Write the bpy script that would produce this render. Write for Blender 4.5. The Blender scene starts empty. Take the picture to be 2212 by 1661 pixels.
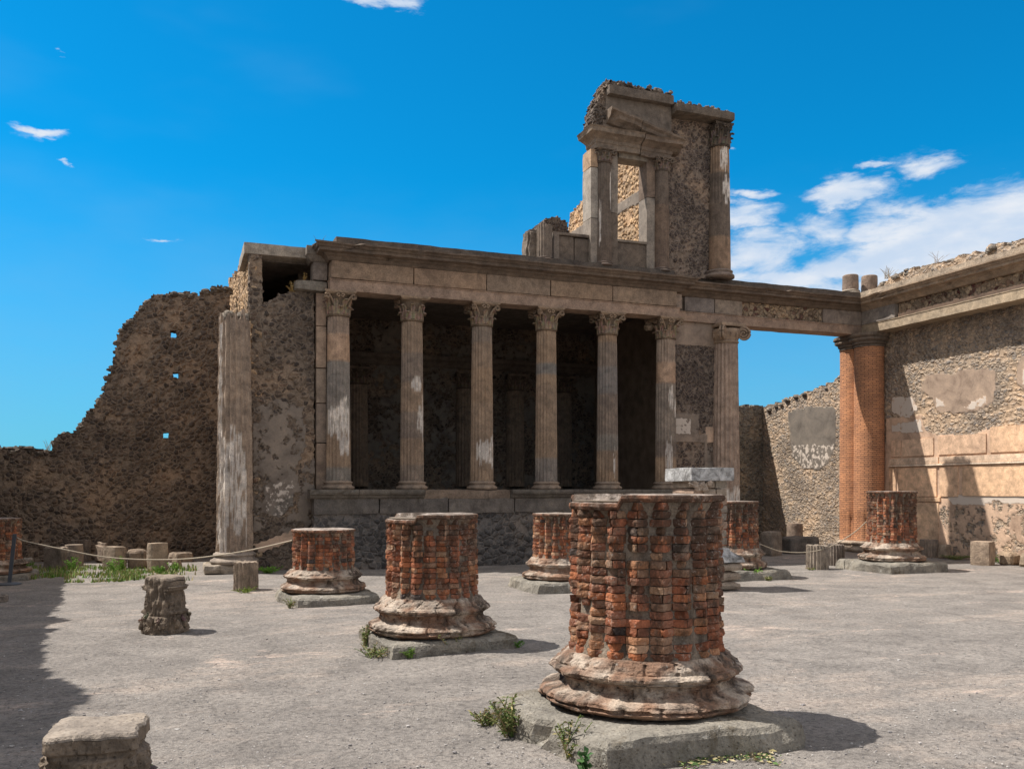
import bpy, bmesh, math, random
import numpy as np
from mathutils import Vector, noise as mn

# ------------------------------------------------------------------ camera, world, sun, exposure
SC = bpy.context.scene
T = math.radians(20.8); ST, CT = math.sin(T), math.cos(T)
F, CX, VH, EYE = 1915.0, 1106.0, 1057.0, 1.7          # survey of the photograph at 2212 x 1661
cam = bpy.data.objects.new('camera', bpy.data.cameras.new('camera'))
SC.collection.objects.link(cam)
cam.location = (0, 0, EYE)
cam.rotation_euler = (math.radians(90), 0, -T)
cam.data.sensor_width = 36.0
cam.data.lens = 36.0 * F / 2212.0
cam.data.shift_y = (VH - 830.5) / 2212.0
cam.data.clip_start = 0.05; cam.data.clip_end = 3000
SC.camera = cam
SC.view_settings.view_transform = 'Standard'; SC.view_settings.look = 'None'
SC.view_settings.exposure = 0.40; SC.view_settings.gamma = 1.0
SC.render.engine = 'CYCLES'
SC.cycles.max_bounces = 6; SC.cycles.diffuse_bounces = 4
SC.cycles.use_denoising = True

SUN_D = Vector((0.56, -0.31, -1.0)).normalized()
SUN_EL = math.asin(-SUN_D.z); SUN_AZ = math.atan2(-SUN_D.x, -SUN_D.y)
sun = bpy.data.objects.new('sun', bpy.data.lights.new('sun', 'SUN'))
SC.collection.objects.link(sun)
sun.data.energy = 4.9; sun.data.angle = math.radians(0.5); sun.data.color = (1.0, 0.955, 0.89)
sun.rotation_euler = SUN_D.to_track_quat('-Z', 'Y').to_euler()
sun.location = (-20, 12, 40)


class NT:
    """tiny node-tree helper"""
    def __init__(s, tree):
        s.t = tree; s.t.nodes.clear()
    def n(s, kind, **kw):
        nd = s.t.nodes.new(kind)
        for k, v in kw.items():
            if hasattr(nd, k): setattr(nd, k, v)
        return nd
    def put(s, sock, v):
        if v is None: return
        if isinstance(v, bpy.types.NodeSocket): s.t.links.new(v, sock)
        else:
            if isinstance(v, (tuple, list)) and len(v) == 3 and sock.type == 'RGBA': v = (*v, 1)
            sock.default_value = v
    def m(s, op, a, b=None, c=None, clamp=False):
        nd = s.n('ShaderNodeMath', operation=op, use_clamp=clamp)
        for i, v in enumerate((a, b, c)): s.put(nd.inputs[i], v)
        return nd.outputs[0]
    def v(s, op, a, b=None):
        nd = s.n('ShaderNodeVectorMath', operation=op)
        s.put(nd.inputs[0], a)
        if op == 'SCALE': s.put(nd.inputs[3], b)
        else: s.put(nd.inputs[1], b)
        return nd.outputs[0]
    def mix(s, f, a, b, mode='MIX'):
        nd = s.n('ShaderNodeMix', data_type='RGBA', blend_type=mode)
        s.put(nd.inputs[0], f); s.put(nd.inputs[6], a); s.put(nd.inputs[7], b)
        return nd.outputs[2]
    def fmix(s, f, a, b):
        nd = s.n('ShaderNodeMix', data_type='FLOAT')
        s.put(nd.inputs[0], f); s.put(nd.inputs[2], a); s.put(nd.inputs[3], b)
        return nd.outputs[0]
    def noise(s, vec, scale, detail=4, rough=0.6, dist=0.0, color=False):
        nd = s.n('ShaderNodeTexNoise')
        s.put(nd.inputs['Vector'], vec); s.put(nd.inputs['Scale'], scale)
        s.put(nd.inputs['Detail'], detail); s.put(nd.inputs['Roughness'], rough)
        s.put(nd.inputs['Distortion'], dist)
        return nd.outputs['Color' if color else 'Fac']
    def vor(s, vec, scale, feature='F1', rand=1.0):
        nd = s.n('ShaderNodeTexVoronoi', feature=feature)
        s.put(nd.inputs['Vector'], vec); s.put(nd.inputs['Scale'], scale)
        s.put(nd.inputs['Randomness'], rand)
        return nd
    def step(s, x, a, b):
        nd = s.n('ShaderNodeMapRange', interpolation_type='SMOOTHSTEP')
        s.put(nd.inputs[0], x); s.put(nd.inputs[1], a); s.put(nd.inputs[2], b)
        return nd.outputs[0]
    def ramp(s, x, stops):
        nd = s.n('ShaderNodeValToRGB'); cr = nd.color_ramp
        while len(cr.elements) < len(stops): cr.elements.new(0.5)
        for e, (p, c) in zip(cr.elements, stops): e.position = p; e.color = (*c, 1)
        s.put(nd.inputs[0], x)
        return nd.outputs[0]


# ---- sky: Nishita plus clouds placed by compass direction and elevation
world = bpy.data.worlds.new('World'); SC.world = world; world.use_nodes = True
w = NT(world.node_tree)
sky = w.n('ShaderNodeTexSky', sky_type='NISHITA', sun_disc=False, sun_elevation=SUN_EL,
          sun_rotation=SUN_AZ, altitude=0.0, air_density=1.0, dust_density=0.3, ozone_density=3.0)
tc = w.n('ShaderNodeTexCoord').outputs['Generated']
sep = w.n('ShaderNodeSeparateXYZ'); w.put(sep.inputs[0], tc)
dx, dy, dz = sep.outputs
az = w.m('ARCTAN2', dx, dy)
hl = w.m('SQRT', w.m('ADD', w.m('MULTIPLY', dx, dx), w.m('MULTIPLY', dy, dy)))
el = w.m('DIVIDE', dz, w.m('MAXIMUM', hl, 0.001))


def azel(u, v):
    k = (u - CX) / F
    return T + math.atan(k), (VH - v) / (F * math.sqrt(1 + k * k))


cmb = w.n('ShaderNodeCombineXYZ')
w.put(cmb.inputs[0], w.m('MULTIPLY', az, 1.0)); w.put(cmb.inputs[1], w.m('MULTIPLY', el, 2.5)); w.put(cmb.inputs[2], w.m('MULTIPLY', az, 0.2))
cvec = cmb.outputs[0]
n1 = w.noise(cvec, 7.0, 10, 0.62, 0.7)
n2 = w.noise(cvec, 19.0, 8, 0.65, 0.5)
nn = w.m('ADD', w.m('MULTIPLY', n1, 0.62), w.m('MULTIPLY', n2, 0.38))
wrp = w.n('ShaderNodeSeparateColor'); w.put(wrp.inputs[0], w.noise(cvec, 11.0, 6, 0.6, color=True))
az = w.m('ADD', az, w.m('MULTIPLY', w.m('SUBTRACT', wrp.outputs[0], 0.5), 0.10))
el = w.m('ADD', el, w.m('MULTIPLY', w.m('SUBTRACT', wrp.outputs[1], 0.5), 0.06))
dens = None
for (u, v, ru, rv, s) in [(2110, 530, 240, 130, 1.4), (2225, 480, 140, 85, 1.4), (1835, 418, 105, 36, 1.15), (2010, 352, 80, 34, 0.85),
                          (2060, 405, 90, 22, 0.75), (1615, 470, 80, 30, 0.85), (1640, 545, 120, 62, 1.0), (1780, 500, 75, 52, 0.8),
                          (1680, 600, 160, 42, 1.05), (1840, 575, 150, 55, 0.95), (1900, 490, 60, 28, 0.8), (1890, 640, 160, 60, 1.0), (1640, 425, 60, 16, .75),
                          (1900, 358, 30, 12, .75),
                          (100, 288, 44, 13, 0.8), (136, 349, 13, 7, 0.75), (155, 108, 13, 6, 0.7),
                          (780, -6, 100, 18, 0.9), (870, 0, 60, 22, 0.8), (345, 517, 24, 7, 0.55), (1575, 324, 12, 8, .6)]:
    a0, e0 = azel(u, v)
    a = w.m('DIVIDE', w.m('SUBTRACT', az, a0), ru / F)
    e = w.m('DIVIDE', w.m('SUBTRACT', el, e0), rv / F)
    d = w.m('SQRT', w.m('ADD', w.m('MULTIPLY', a, a), w.m('MULTIPLY', e, e)))
    mm = w.m('MULTIPLY', w.step(d, 1.6, 0.0), s)
    dens = mm if dens is None else w.m('MAXIMUM', dens, mm)
cl = w.step(w.m('ADD', w.m('MULTIPLY', dens, 0.80), w.m('MULTIPLY', w.m('SUBTRACT', nn, 0.5), 2.6)), 0.18, 0.80)
cl = w.m('MULTIPLY', cl, w.m('MINIMUM', w.m('MULTIPLY', dens, 1.8), 0.96))
# thin veil at left; unseen cloud added behind and overhead to neutralise ambient light
veil = w.m('MULTIPLY', w.step(w.m('ADD', w.noise(cvec, 2.5, 4, 0.5), w.m('MULTIPLY', w.m('SUBTRACT', 0.1, az), 0.35)), 0.5, 0.85), 0.18)
rel = w.m('ABSOLUTE', w.m('SUBTRACT', az, T))
far = w.m('MAXIMUM', w.step(rel, 0.75, 1.25), w.step(dz, 0.60, 0.78))
cvec2 = w.v('MULTIPLY', tc, (1, 1, 1.6))
big = w.m('MULTIPLY', w.step(w.noise(cvec2, 2.2, 7, 0.6, 0.3), 0.36, 0.56), far)
blue = w.mix(1.0, sky.outputs[0], (0.02, 0.98, 1.36), 'MULTIPLY')
hz = w.step(el, 0.36, 0.02)
blue = w.mix(w.m('MULTIPLY', hz, 0.60), blue, (2.1, 3.9, 5.9))
blue = w.mix(veil, blue, (2.4, 4.6, 6.8))
ctex = w.noise(cvec, 14.0, 5, 0.55)
ccol = w.mix(w.step(ctex, 0.35, 0.7), (5.2, 6.2, 7.6), (7.2, 7.5, 8.0))
col = w.mix(cl, blue, ccol)
col = w.mix(w.m('MULTIPLY', big, 0.94), col, (8.9, 8.15, 7.5))
bg = w.n('ShaderNodeBackground'); w.put(bg.inputs[0], col); bg.inputs[1].default_value = 0.088
wo = w.n('ShaderNodeOutputWorld'); w.t.links.new(bg.outputs[0], wo.inputs[0])


# ------------------------------------------------------------------ survey helpers
def G(y, x=0.0):
    """height of the ground"""
    return 0.1 * min(1.15, max(0.0, (13.5 - y) / 9.0))


def w2(x, z):                       # sideways/forward of the camera -> plan
    return x * CT + z * ST, -x * ST + z * CT


def gp(u, v, h=0.0):                # plan point on the ground (or h above) seen at u, v
    g = 0.0
    for _ in range(6):
        z = F * (EYE - h - g) / (v - VH); X, Y = w2((u - CX) / F * z, z); g = G(Y)
    return X, Y, g


def at(u, z):
    return w2((u - CX) / F * z, z)


def onY(u, Y):
    k = (u - CX) / F
    return Y * (ST + k * CT) / (CT - k * ST)


def onX(u, X):
    k = (u - CX) / F
    return X * (CT - k * ST) / (ST + k * CT)


def zt(v, X, Y):
    return EYE - (v - VH) * (X * ST + Y * CT) / F


def pY(u, v, Y):
    X = onY(u, Y); return X, zt(v, X, Y)


def pX(u, v, X):
    Y = onX(u, X); return Y, zt(v, X, Y)


# ------------------------------------------------------------------ mesh builder
RND = random.Random(7)
COL = SC.collection


def nz(x, y, z, s=1.0):
    return mn.noise((x * s, y * s, z * s))


class MB:
    def __init__(s, col=(0.3, 0.25, 0.2)):
        s.v = []; s.f = []; s.c = []; s.uv = {}; s.col = col
    def add(s, vs, fs, col=None):
        o = len(s.v); s.v += [tuple(p) for p in vs]
        s.f += [tuple(o + i for i in f) for f in fs]
        if col is None: col = s.col
        if isinstance(col, list): s.c += col
        else: s.c += [col] * len(vs)
        return o
    def grid(s, P, nu, nv, closeu=False, col=None):
        """P: nu*nv points, row major (u fastest)"""
        fs = []
        for j in range(nv - 1):
            for i in range(nu if closeu else nu - 1):
                i2 = (i + 1) % nu
                fs.append((j * nu + i, j * nu + i2, (j + 1) * nu + i2, (j + 1) * nu + i))
        return s.add(P, fs, col)
    def box(s, x0, x1, y0, y1, z0, z1, col=None, step=0.0, wob=0.0, rnd=0.0, seed=0.0):
        """box with worn edges: subdivided by step, corners eased by rnd, surface moved by wob"""
        if step <= 0:
            vs = [(x, y, z) for z in (z0, z1) for y in (y0, y1) for x in (x0, x1)]
            return s.add(vs, [(0, 2, 3, 1), (4, 5, 7, 6), (0, 1, 5, 4), (2, 6, 7, 3), (0, 4, 6, 2), (1, 3, 7, 5)], col)
        n = [max(2, min(60, int((b - a) / step) + 1)) for a, b in ((x0, x1), (y0, y1), (z0, z1))]
        idx = {}; vs = []; fs = []
        def vert(i, j, k):
            key = (i, j, k)
            if key in idx: return idx[key]
            p = [x0 + (x1 - x0) * i / n[0], y0 + (y1 - y0) * j / n[1], z0 + (z1 - z0) * k / n[2]]
            e = [(q in (0, m)) for q, m in ((i, n[0]), (j, n[1]), (k, n[2]))]
            if rnd and sum(e) >= 2:
                c = ((x0 + x1) / 2, (y0 + y1) / 2, (z0 + z1) / 2)
                r = rnd * (0.6 + 0.9 * abs(nz(p[0] + seed, p[1], p[2], 3.1)))
                for a in range(3):
                    if e[a]: p[a] += r * (0.5 if sum(e) == 2 else 0.8) * (1 if p[a] < c[a] else -1)
            if wob:
                q = (p[0] + seed * 3.7, p[1] + seed, p[2])
                d = mn.noise_vector((q[0] * 2.3, q[1] * 2.3, q[2] * 2.3)) * wob + mn.noise_vector((q[0] * 8, q[1] * 8, q[2] * 8)) * wob * 0.4
                p = [p[0] + d.x, p[1] + d.y, p[2] + d.z]
            idx[key] = len(vs); vs.append(tuple(p)); return idx[key]
        nx, ny, nzz = n
        for i in range(nx):
            for j in range(ny):
                fs.append((vert(i, j, 0), vert(i, j + 1, 0), vert(i + 1, j + 1, 0), vert(i + 1, j, 0)))
                fs.append((vert(i, j, nzz), vert(i + 1, j, nzz), vert(i + 1, j + 1, nzz), vert(i, j + 1, nzz)))
        for i in range(nx):
            for k in range(nzz):
                fs.append((vert(i, 0, k), vert(i + 1, 0, k), vert(i + 1, 0, k + 1), vert(i, 0, k + 1)))
                fs.append((vert(i, ny, k), vert(i, ny, k + 1), vert(i + 1, ny, k + 1), vert(i + 1, ny, k)))
        for j in range(ny):
            for k in range(nzz):
                fs.append((vert(0, j, k), vert(0, j, k + 1), vert(0, j + 1, k + 1), vert(0, j + 1, k)))
                fs.append((vert(nx, j, k), vert(nx, j + 1, k), vert(nx, j + 1, k + 1), vert(nx, j, k + 1)))
        return s.add(vs, fs, col)
    def xf(s, o, M):                       # transform vertices added since index o
        for i in range(o, len(s.v)): s.v[i] = tuple(M(*s.v[i]))
    def lathe(s, prof, n=48, a0=0.0, a1=None, c=(0, 0), col=None, wob=0.0, seed=0.0, cap=True, colf=None, ws=4.0):
        full = a1 is None
        if full: a1 = a0 + 2 * math.pi
        m = n if full else n + 1
        P = []; C = []
        for (r, z) in prof:
            for i in range(m):
                a = a0 + (a1 - a0) * i / n
                rr = r
                if wob and r > 0.001:
                    rr = r + wob * (nz(math.cos(a) * r * ws + seed, math.sin(a) * r * ws, z * ws * 1.5) + 0.5 * nz(math.cos(a) * r * ws * 3 + seed, math.sin(a) * r * ws * 3, z * ws * 4))
                P.append((c[0] + rr * math.cos(a), c[1] + rr * math.sin(a), z))
                C.append(colf(a, z, r) if colf else (col or s.col))
        return s.grid(P, m, len(prof), full, C)
    def tube(s, pts, r, n=8, col=None):
        P = []
        for i, p in enumerate(pts):
            p = Vector(p)
            t = (Vector(pts[min(i + 1, len(pts) - 1)]) - Vector(pts[max(i - 1, 0)])).normalized()
            a = t.cross(Vector((0, 0, 1)))
            if a.length < 0.01: a = Vector((1, 0, 0))
            a.normalize(); b = t.cross(a)
            rr = r[i] if isinstance(r, (list, tuple)) else r
            for j in range(n):
                q = 2 * math.pi * j / n
                P.append(tuple(p + (a * math.cos(q) + b * math.sin(q)) * rr))
        return s.grid(P, n, len(pts), True, col)
    def build(s, name, mat, parent=None, loc=None, smooth=False, fix=True):
        me = bpy.data.meshes.new(name)
        me.from_pydata(s.v, [], s.f)
        if fix:
            bm = bmesh.new(); bm.from_mesh(me)
            bmesh.ops.recalc_face_normals(bm, faces=bm.faces[:]); bm.to_mesh(me); bm.free()
        at_ = me.color_attributes.new('Col', 'FLOAT_COLOR', 'POINT')
        arr = np.ones((len(s.v), 4), dtype=np.float32)
        arr[:, :3] = np.array([c[:3] for c in s.c], dtype=np.float32).reshape(-1, 3)
        at_.data.foreach_set('color', arr.ravel())
        if smooth:
            me.polygons.foreach_set('use_smooth', [True] * len(me.polygons))
        me.materials.append(mat); me.update()
        o = bpy.data.objects.new(name, me); COL.objects.link(o)
        if parent is not None: o.parent = parent
        if loc is not None: o.location = loc
        return o


def thing(name, label, cat, loc=(0, 0, 0), rotz=0.0, group=None, kind=None):
    o = bpy.data.objects.new(name, None); COL.objects.link(o)
    o.location = loc; o.rotation_euler = (0, 0, rotz); o.empty_display_size = 0.3
    return tag(o, label, cat, group, kind)


def tag(o, label=None, cat=None, group=None, kind=None):
    if label: o['label'] = label
    if cat: o['category'] = cat
    if group: o['group'] = group
    if kind: o['kind'] = kind
    return o


def sweep(path, prof, seg0=0, seg1=None, step=0.22, wob=0.008, col=None, mb=None, gaps=(), closed=True, cuts=None):
    """run a moulding profile [(out, z)] along a plan path with mitred corners; out is to the right of travel"""
    mb = mb or MB(col)
    n = len(path)
    nrm = []
    for i in range(n - 1):
        d = Vector((path[i + 1][0] - path[i][0], path[i + 1][1] - path[i][1])).normalized()
        nrm.append(Vector((d.y, -d.x)))
    def mit(i):
        if i == 0: return nrm[0]
        if i == n - 1: return nrm[-1]
        a, b = nrm[i - 1], nrm[i]
        m = (a + b); m.normalize()
        return m / max(0.2, m.dot(a))
    seg1 = n - 1 if seg1 is None else seg1
    for sgi in range(seg0, seg1):
        A = Vector(path[sgi]); B = Vector(path[sgi + 1]); L = (B - A).length
        k = max(1, int(L / step))
        P = []
        for j in range(k + 1):
            t = j / k
            for (o_, z) in prof:
                pa = A + mit(sgi) * o_; pb = B + mit(sgi + 1) * o_
                p = pa.lerp(pb, t)
                q = 0 if (j in (0, k)) else 1
                dn = wob * (nz(p.x, p.y, z, 2.7) + 0.6 * nz(p.x, p.y, z, 9.0)) * q
                bt = nz(p.x, p.y, 3.3, 1.9) + 0.4 * nz(p.x, p.y, z, 7.0)
                if bt > 0.42 and o_ > 0.12 and wob > 0.011: dn -= min(0.12, (bt - 0.42) * 0.5) * q
                P.append((p.x + nrm[sgi].x * dn, p.y + nrm[sgi].y * dn, z + wob * 0.7 * nz(p.x, p.y, z + 5, 4.0) * q))
        m = len(prof)
        mb.grid(P, m, k + 1, True, col)
        for e in (0, k):
            mb.add([P[e * m + i] for i in range(m)], [tuple(range(m))], col)
    return mb


# ------------------------------------------------------------------ materials
def new_mat(name):
    m = bpy.data.materials.new(name); m.use_nodes = True
    return m, NT(m.node_tree)


def finish(nt, col, rough=0.9, bump=None, strength=0.5, dist=0.02, disp=None, spec=0.25):
    b = nt.n('ShaderNodeBsdfPrincipled')
    nt.put(b.inputs['Base Color'], col); nt.put(b.inputs['Roughness'], rough)
    b.inputs['Specular IOR Level'].default_value = spec
    if bump is not None:
        bp = nt.n('ShaderNodeBump'); bp.inputs['Strength'].default_value = strength
        bp.inputs['Distance'].default_value = dist
        nt.put(bp.inputs['Height'], bump); nt.put(b.inputs['Normal'], bp.outputs[0])
    o = nt.n('ShaderNodeOutputMaterial'); nt.t.links.new(b.outputs[0], o.inputs[0])
    if disp is not None:
        d = nt.n('ShaderNodeDisplacement'); nt.put(d.inputs['Height'], disp[0])
        d.inputs['Midlevel'].default_value = disp[2]; d.inputs['Scale'].default_value = disp[1]
        nt.t.links.new(d.outputs[0], o.inputs['Displacement'])


def mat_stone(name, rough=0.92, crust=0.35, lich=0.25, bump=0.6, sc=1.0, crustcol=(0.075, 0.062, 0.05), dist=0.02):
    """dressed tufa / lava: the colour comes from the object's own colour attribute, weathered with crust and lichen"""
    m, t = new_mat(name)
    p = t.n('ShaderNodeTexCoord').outputs['Object']
    a = t.n('ShaderNodeAttribute', attribute_name='Col').outputs['Color']
    big = t.noise(p, 1.3 * sc, 5, 0.6); mid = t.noise(p, 6 * sc, 6, 0.65, 0.3); fine = t.noise(p, 45 * sc, 4, 0.6)
    c = t.mix(1.0, a, t.ramp(big, [(0.25, (0.72, 0.70, 0.70)), (0.5, (1, 0.98, 0.96)), (0.75, (1.28, 1.22, 1.14))]), 'MULTIPLY')
    c = t.mix(1.0, c, t.ramp(mid, [(0.25, (0.55, 0.54, 0.53)), (0.5, (0.98, 0.97, 0.95)), (0.75, (1.4, 1.37, 1.32))]), 'MULTIPLY')
    c = t.mix(1.0, c, t.ramp(fine, [(0.3, (0.75, 0.74, 0.73)), (0.6, (1.12, 1.12, 1.1))]), 'MULTIPLY')
    pz = t.v('MULTIPLY', p, (1, 1, 0.35))
    cr = t.step(t.m('ADD', t.m('MULTIPLY', t.noise(pz, 1.9 * sc, 5, 0.65), 0.6), t.m('MULTIPLY', t.noise(pz, 8 * sc, 5, 0.7), 0.4)), 0.62 - 0.18 * crust, 0.74 - 0.16 * crust)
    c = t.mix(t.m('MULTIPLY', cr, min(1, 0.35 + crust)), c, crustcol)
    li = t.step(t.noise(p, 11 * sc, 6, 0.75), 0.70 - 0.12 * lich, 0.78 - 0.10 * lich)
    c = t.mix(t.m('MULTIPLY', li, 0.75 * min(1, 0.3 + lich)), c, (0.42, 0.40, 0.36))
    pit = t.vor(p, 34 * sc)
    pf = t.step(pit.outputs['Distance'], 0.10, 0.25)
    c = t.mix(1.0, c, t.fmix(0.0, 1, 1) if False else t.ramp(pf, [(0, (0.72, 0.7, 0.68)), (1, (1, 1, 1))]), 'MULTIPLY')
    h = t.m('ADD', t.m('MULTIPLY', mid, 1.0), t.m('ADD', t.m('MULTIPLY', fine, 0.35), t.m('MULTIPLY', pf, 0.15)))
    finish(t, c, rough, h, bump, dist)
    return m


def mat_rubble(name, stones, mortar, sc=5.5, disp=0.055, stretch=1.45, edge=0.10, warmpatch=None, method='BOTH', randomness=1.0, midlevel=0.5):
    """rubble masonry; attribute Col: R = plaster cover, G = 0 grey plaster .. 1 warm plaster, B = white lime"""
    m, t = new_mat(name)
    p = t.n('ShaderNodeTexCoord').outputs['Object']
    a = t.n('ShaderNodeAttribute', attribute_name='Col').outputs['Color']
    s3 = t.n('ShaderNodeSeparateColor'); t.put(s3.inputs[0], a); R_, G_, B_ = s3.outputs[:3]
    q = t.v('ADD', p, t.v('SCALE', t.v('SUBTRACT', t.noise(p, 3.0, 3, 0.6, color=True), (0.5, 0.5, 0.5)), 0.16))
    q = t.v('ADD', q, t.v('SCALE', t.v('SUBTRACT', t.noise(p, 14.0, 2, 0.6, color=True), (0.5, 0.5, 0.5)), 0.035))
    q = t.v('MULTIPLY', q, (1, 1, stretch))
    f1 = t.vor(q, sc, 'F1', randomness); de = t.vor(q, sc, 'DISTANCE_TO_EDGE', randomness)
    sv = t.n('ShaderNodeSeparateColor'); t.put(sv.inputs[0], f1.outputs['Color'])
    scol = t.ramp(sv.outputs[0], [(i / (len(stones) - 1), s_) for i, s_ in enumerate(stones)])
    big = t.noise(p, 0.9, 4, 0.6); fine = t.noise(p, 30, 5, 0.65); mid = t.noise(p, 8, 5, 0.65)
    # stones sit deeper or shallower in the mortar; some are lost under it
    lost = t.step(t.m('ADD', sv.outputs[1], t.m('MULTIPLY', t.m('SUBTRACT', big, 0.5), 1.8)), 0.80, 0.86)
    ed = t.m('ADD', de.outputs['Distance'], t.m('MULTIPLY', t.m('SUBTRACT', mid, 0.5), 0.10))
    sf = t.m('MULTIPLY', t.step(ed, edge * 0.35, edge * 1.1), t.m('SUBTRACT', 1.0, lost))
    c = t.mix(sf, mortar, scol)
    c = t.mix(1.0, c, t.ramp(big, [(0.28, (0.60, 0.60, 0.62)), (0.5, (1, 1, 1)), (0.70, (1.42, 1.30, 1.17))]), 'MULTIPLY')
    c = t.mix(1.0, c, t.ramp(mid, [(0.25, (0.6, 0.6, 0.6)), (0.6, (1.1, 1.1, 1.1)), (0.85, (1.4, 1.38, 1.3))]), 'MULTIPLY')
    c = t.mix(1.0, c, t.ramp(fine, [(0.3, (0.7, 0.7, 0.7)), (0.65, (1.2, 1.2, 1.2))]), 'MULTIPLY')
    # plaster
    pm = t.step(t.m('ADD', R_, t.m('MULTIPLY', t.m('SUBTRACT', t.noise(p, 4, 7, 0.66), 0.5), 1.9)), 0.46, 0.54)
    pc = t.mix(G_, (0.20, 0.17, 0.142), (0.68, 0.465, 0.325))
    pc = t.mix(1.0, pc, t.ramp(t.noise(p, 2.2, 6, 0.65, 0.6), [(0.28, (0.52, 0.50, 0.50)), (0.48, (0.95, 0.95, 0.95)), (0.72, (1.3, 1.27, 1.22))]), 'MULTIPLY')
    pc = t.mix(1.0, pc, t.ramp(fine, [(0.3, (0.85, 0.85, 0.85)), (0.65, (1.07, 1.07, 1.07))]), 'MULTIPLY')
    wl = t.step(t.m('ADD', B_, t.m('MULTIPLY', t.m('SUBTRACT', t.noise(p, 7, 5, 0.65), 0.5), 1.1)), 0.45, 0.56)
    pc = t.mix(wl, pc, (0.60, 0.51, 0.43))
    c = t.mix(pm, c, pc)
    hgt = t.m('MULTIPLY', t.m('MULTIPLY', t.m('POWER', t.m('MINIMUM', t.m('DIVIDE', ed, edge * 2.6), 1.0, clamp=True), 0.6), t.m('SUBTRACT', 1.0, lost)), t.m('ADD', 0.45, t.m('MULTIPLY', sv.outputs[2], 0.6)))
    hgt = t.m('ADD', hgt, t.m('MULTIPLY', mid, 0.35))
    hgt = t.fmix(pm, hgt, t.m('ADD', 0.92, t.m('MULTIPLY', wl, 0.12)))
    b = t.m('ADD', t.m('MULTIPLY', fine, 0.6), t.m('MULTIPLY', t.noise(p, 90, 3, 0.6), 0.3))
    b = t.m('MULTIPLY', b, t.fmix(pm, 1.0, 0.25))
    finish(t, c, 0.95, b, 0.7, 0.015, (hgt, disp, midlevel), 0.15)
    m.displacement_method = method
    return m


def mat_brick():
    m, t = new_mat('old_brick')
    p = t.n('ShaderNodeTexCoord').outputs['Object']
    a = t.n('ShaderNodeAttribute', attribute_name='Col').outputs['Color']
    mid = t.noise(p, 9, 6, 0.7, 0.2); fine = t.noise(p, 60, 5, 0.7)
    c = t.mix(1.0, a, t.ramp(mid, [(0.25, (0.5, 0.48, 0.47)), (0.55, (1.05, 1.05, 1.05)), (0.8, (1.45, 1.4, 1.35))]), 'MULTIPLY')
    c = t.mix(1.0, c, t.ramp(fine, [(0.28, (0.6, 0.6, 0.6)), (0.65, (1.2, 1.2, 1.2))]), 'MULTIPLY')
    sep = t.n('ShaderNodeSeparateXYZ'); t.put(sep.inputs[0], p)
    # black crust grows from the top of the stump downwards in streaks
    n_ = t.noise(t.v('MULTIPLY', p, (1, 1, 0.5)), 6, 6, 0.75)
    cr = t.step(t.m('ADD', t.m('ADD', n_, t.m('MULTIPLY', sep.outputs[2], 0.11)), t.m('MULTIPLY', sep.outputs[0], 0.07)), 0.56, 0.68)
    c = t.mix(t.m('MULTIPLY', cr, 0.78), c, (0.068, 0.050, 0.038))
    wh = t.step(t.noise(p, 30, 6, 0.85), 0.55, 0.63)
    wb = t.step(t.noise(p, 3.3, 3, 0.6), 0.40, 0.56)
    c = t.mix(t.m('MULTIPLY', t.m('MULTIPLY', wh, wb), 0.7), c, (0.42, 0.37, 0.32))
    dust = t.step(t.noise(p, 7, 6, 0.7, 0.5), 0.52, 0.68)
    c = t.mix(t.m('MULTIPLY', dust, 0.55), c, (0.36, 0.26, 0.19))
    h = t.m('ADD', mid, t.m('MULTIPLY', fine, 0.5))
    finish(t, c, 0.95, h, 0.9, 0.02, None, 0.15)
    return m


def mat_brickwork():
    """courses of thin brick on the engaged columns (UV = arc length, height)"""
    m, t = new_mat('thin_brickwork')
    uv = t.n('ShaderNodeTexCoord').outputs['UV']; p = t.n('ShaderNodeTexCoord').outputs['Object']
    d = t.v('ADD', uv, t.v('SCALE', t.v('SUBTRACT', t.noise(p, 5, 3, 0.6, color=True), (0.5, 0.5, 0.5)), 0.03))
    b = t.n('ShaderNodeTexBrick', offset=0.5)
    t.put(b.inputs['Vector'], d); b.inputs['Scale'].default_value = 1.0
    b.inputs['Brick Width'].default_value = 0.21; b.inputs['Row Height'].default_value = 0.052
    b.inputs['Mortar Size'].default_value = 0.007; b.inputs['Mortar Smooth'].default_value = 0.3
    t.put(b.inputs['Color1'], (0.60, 0.285, 0.145)); t.put(b.inputs['Color2'], (0.44, 0.215, 0.12)); t.put(b.inputs['Mortar'], (0.22, 0.125, 0.08))
    b.inputs['Bias'].default_value = -0.1
    big = t.noise(p, 1.6, 5, 0.6); fine = t.noise(p, 40, 4, 0.6)
    c = t.mix(1.0, b.outputs['Color'], t.ramp(big, [(0.3, (0.75, 0.75, 0.78)), (0.7, (1.25, 1.2, 1.15))]), 'MULTIPLY')
    c = t.mix(1.0, c, t.ramp(fine, [(0.3, (0.75, 0.75, 0.75)), (0.65, (1.15, 1.15, 1.15))]), 'MULTIPLY')
    h = t.m('ADD', t.m('SUBTRACT', 1.0, b.outputs['Fac']), t.m('MULTIPLY', fine, 0.5))
    finish(t, c, 0.92, h, 0.9, 0.02, None, 0.2)
    return m


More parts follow.
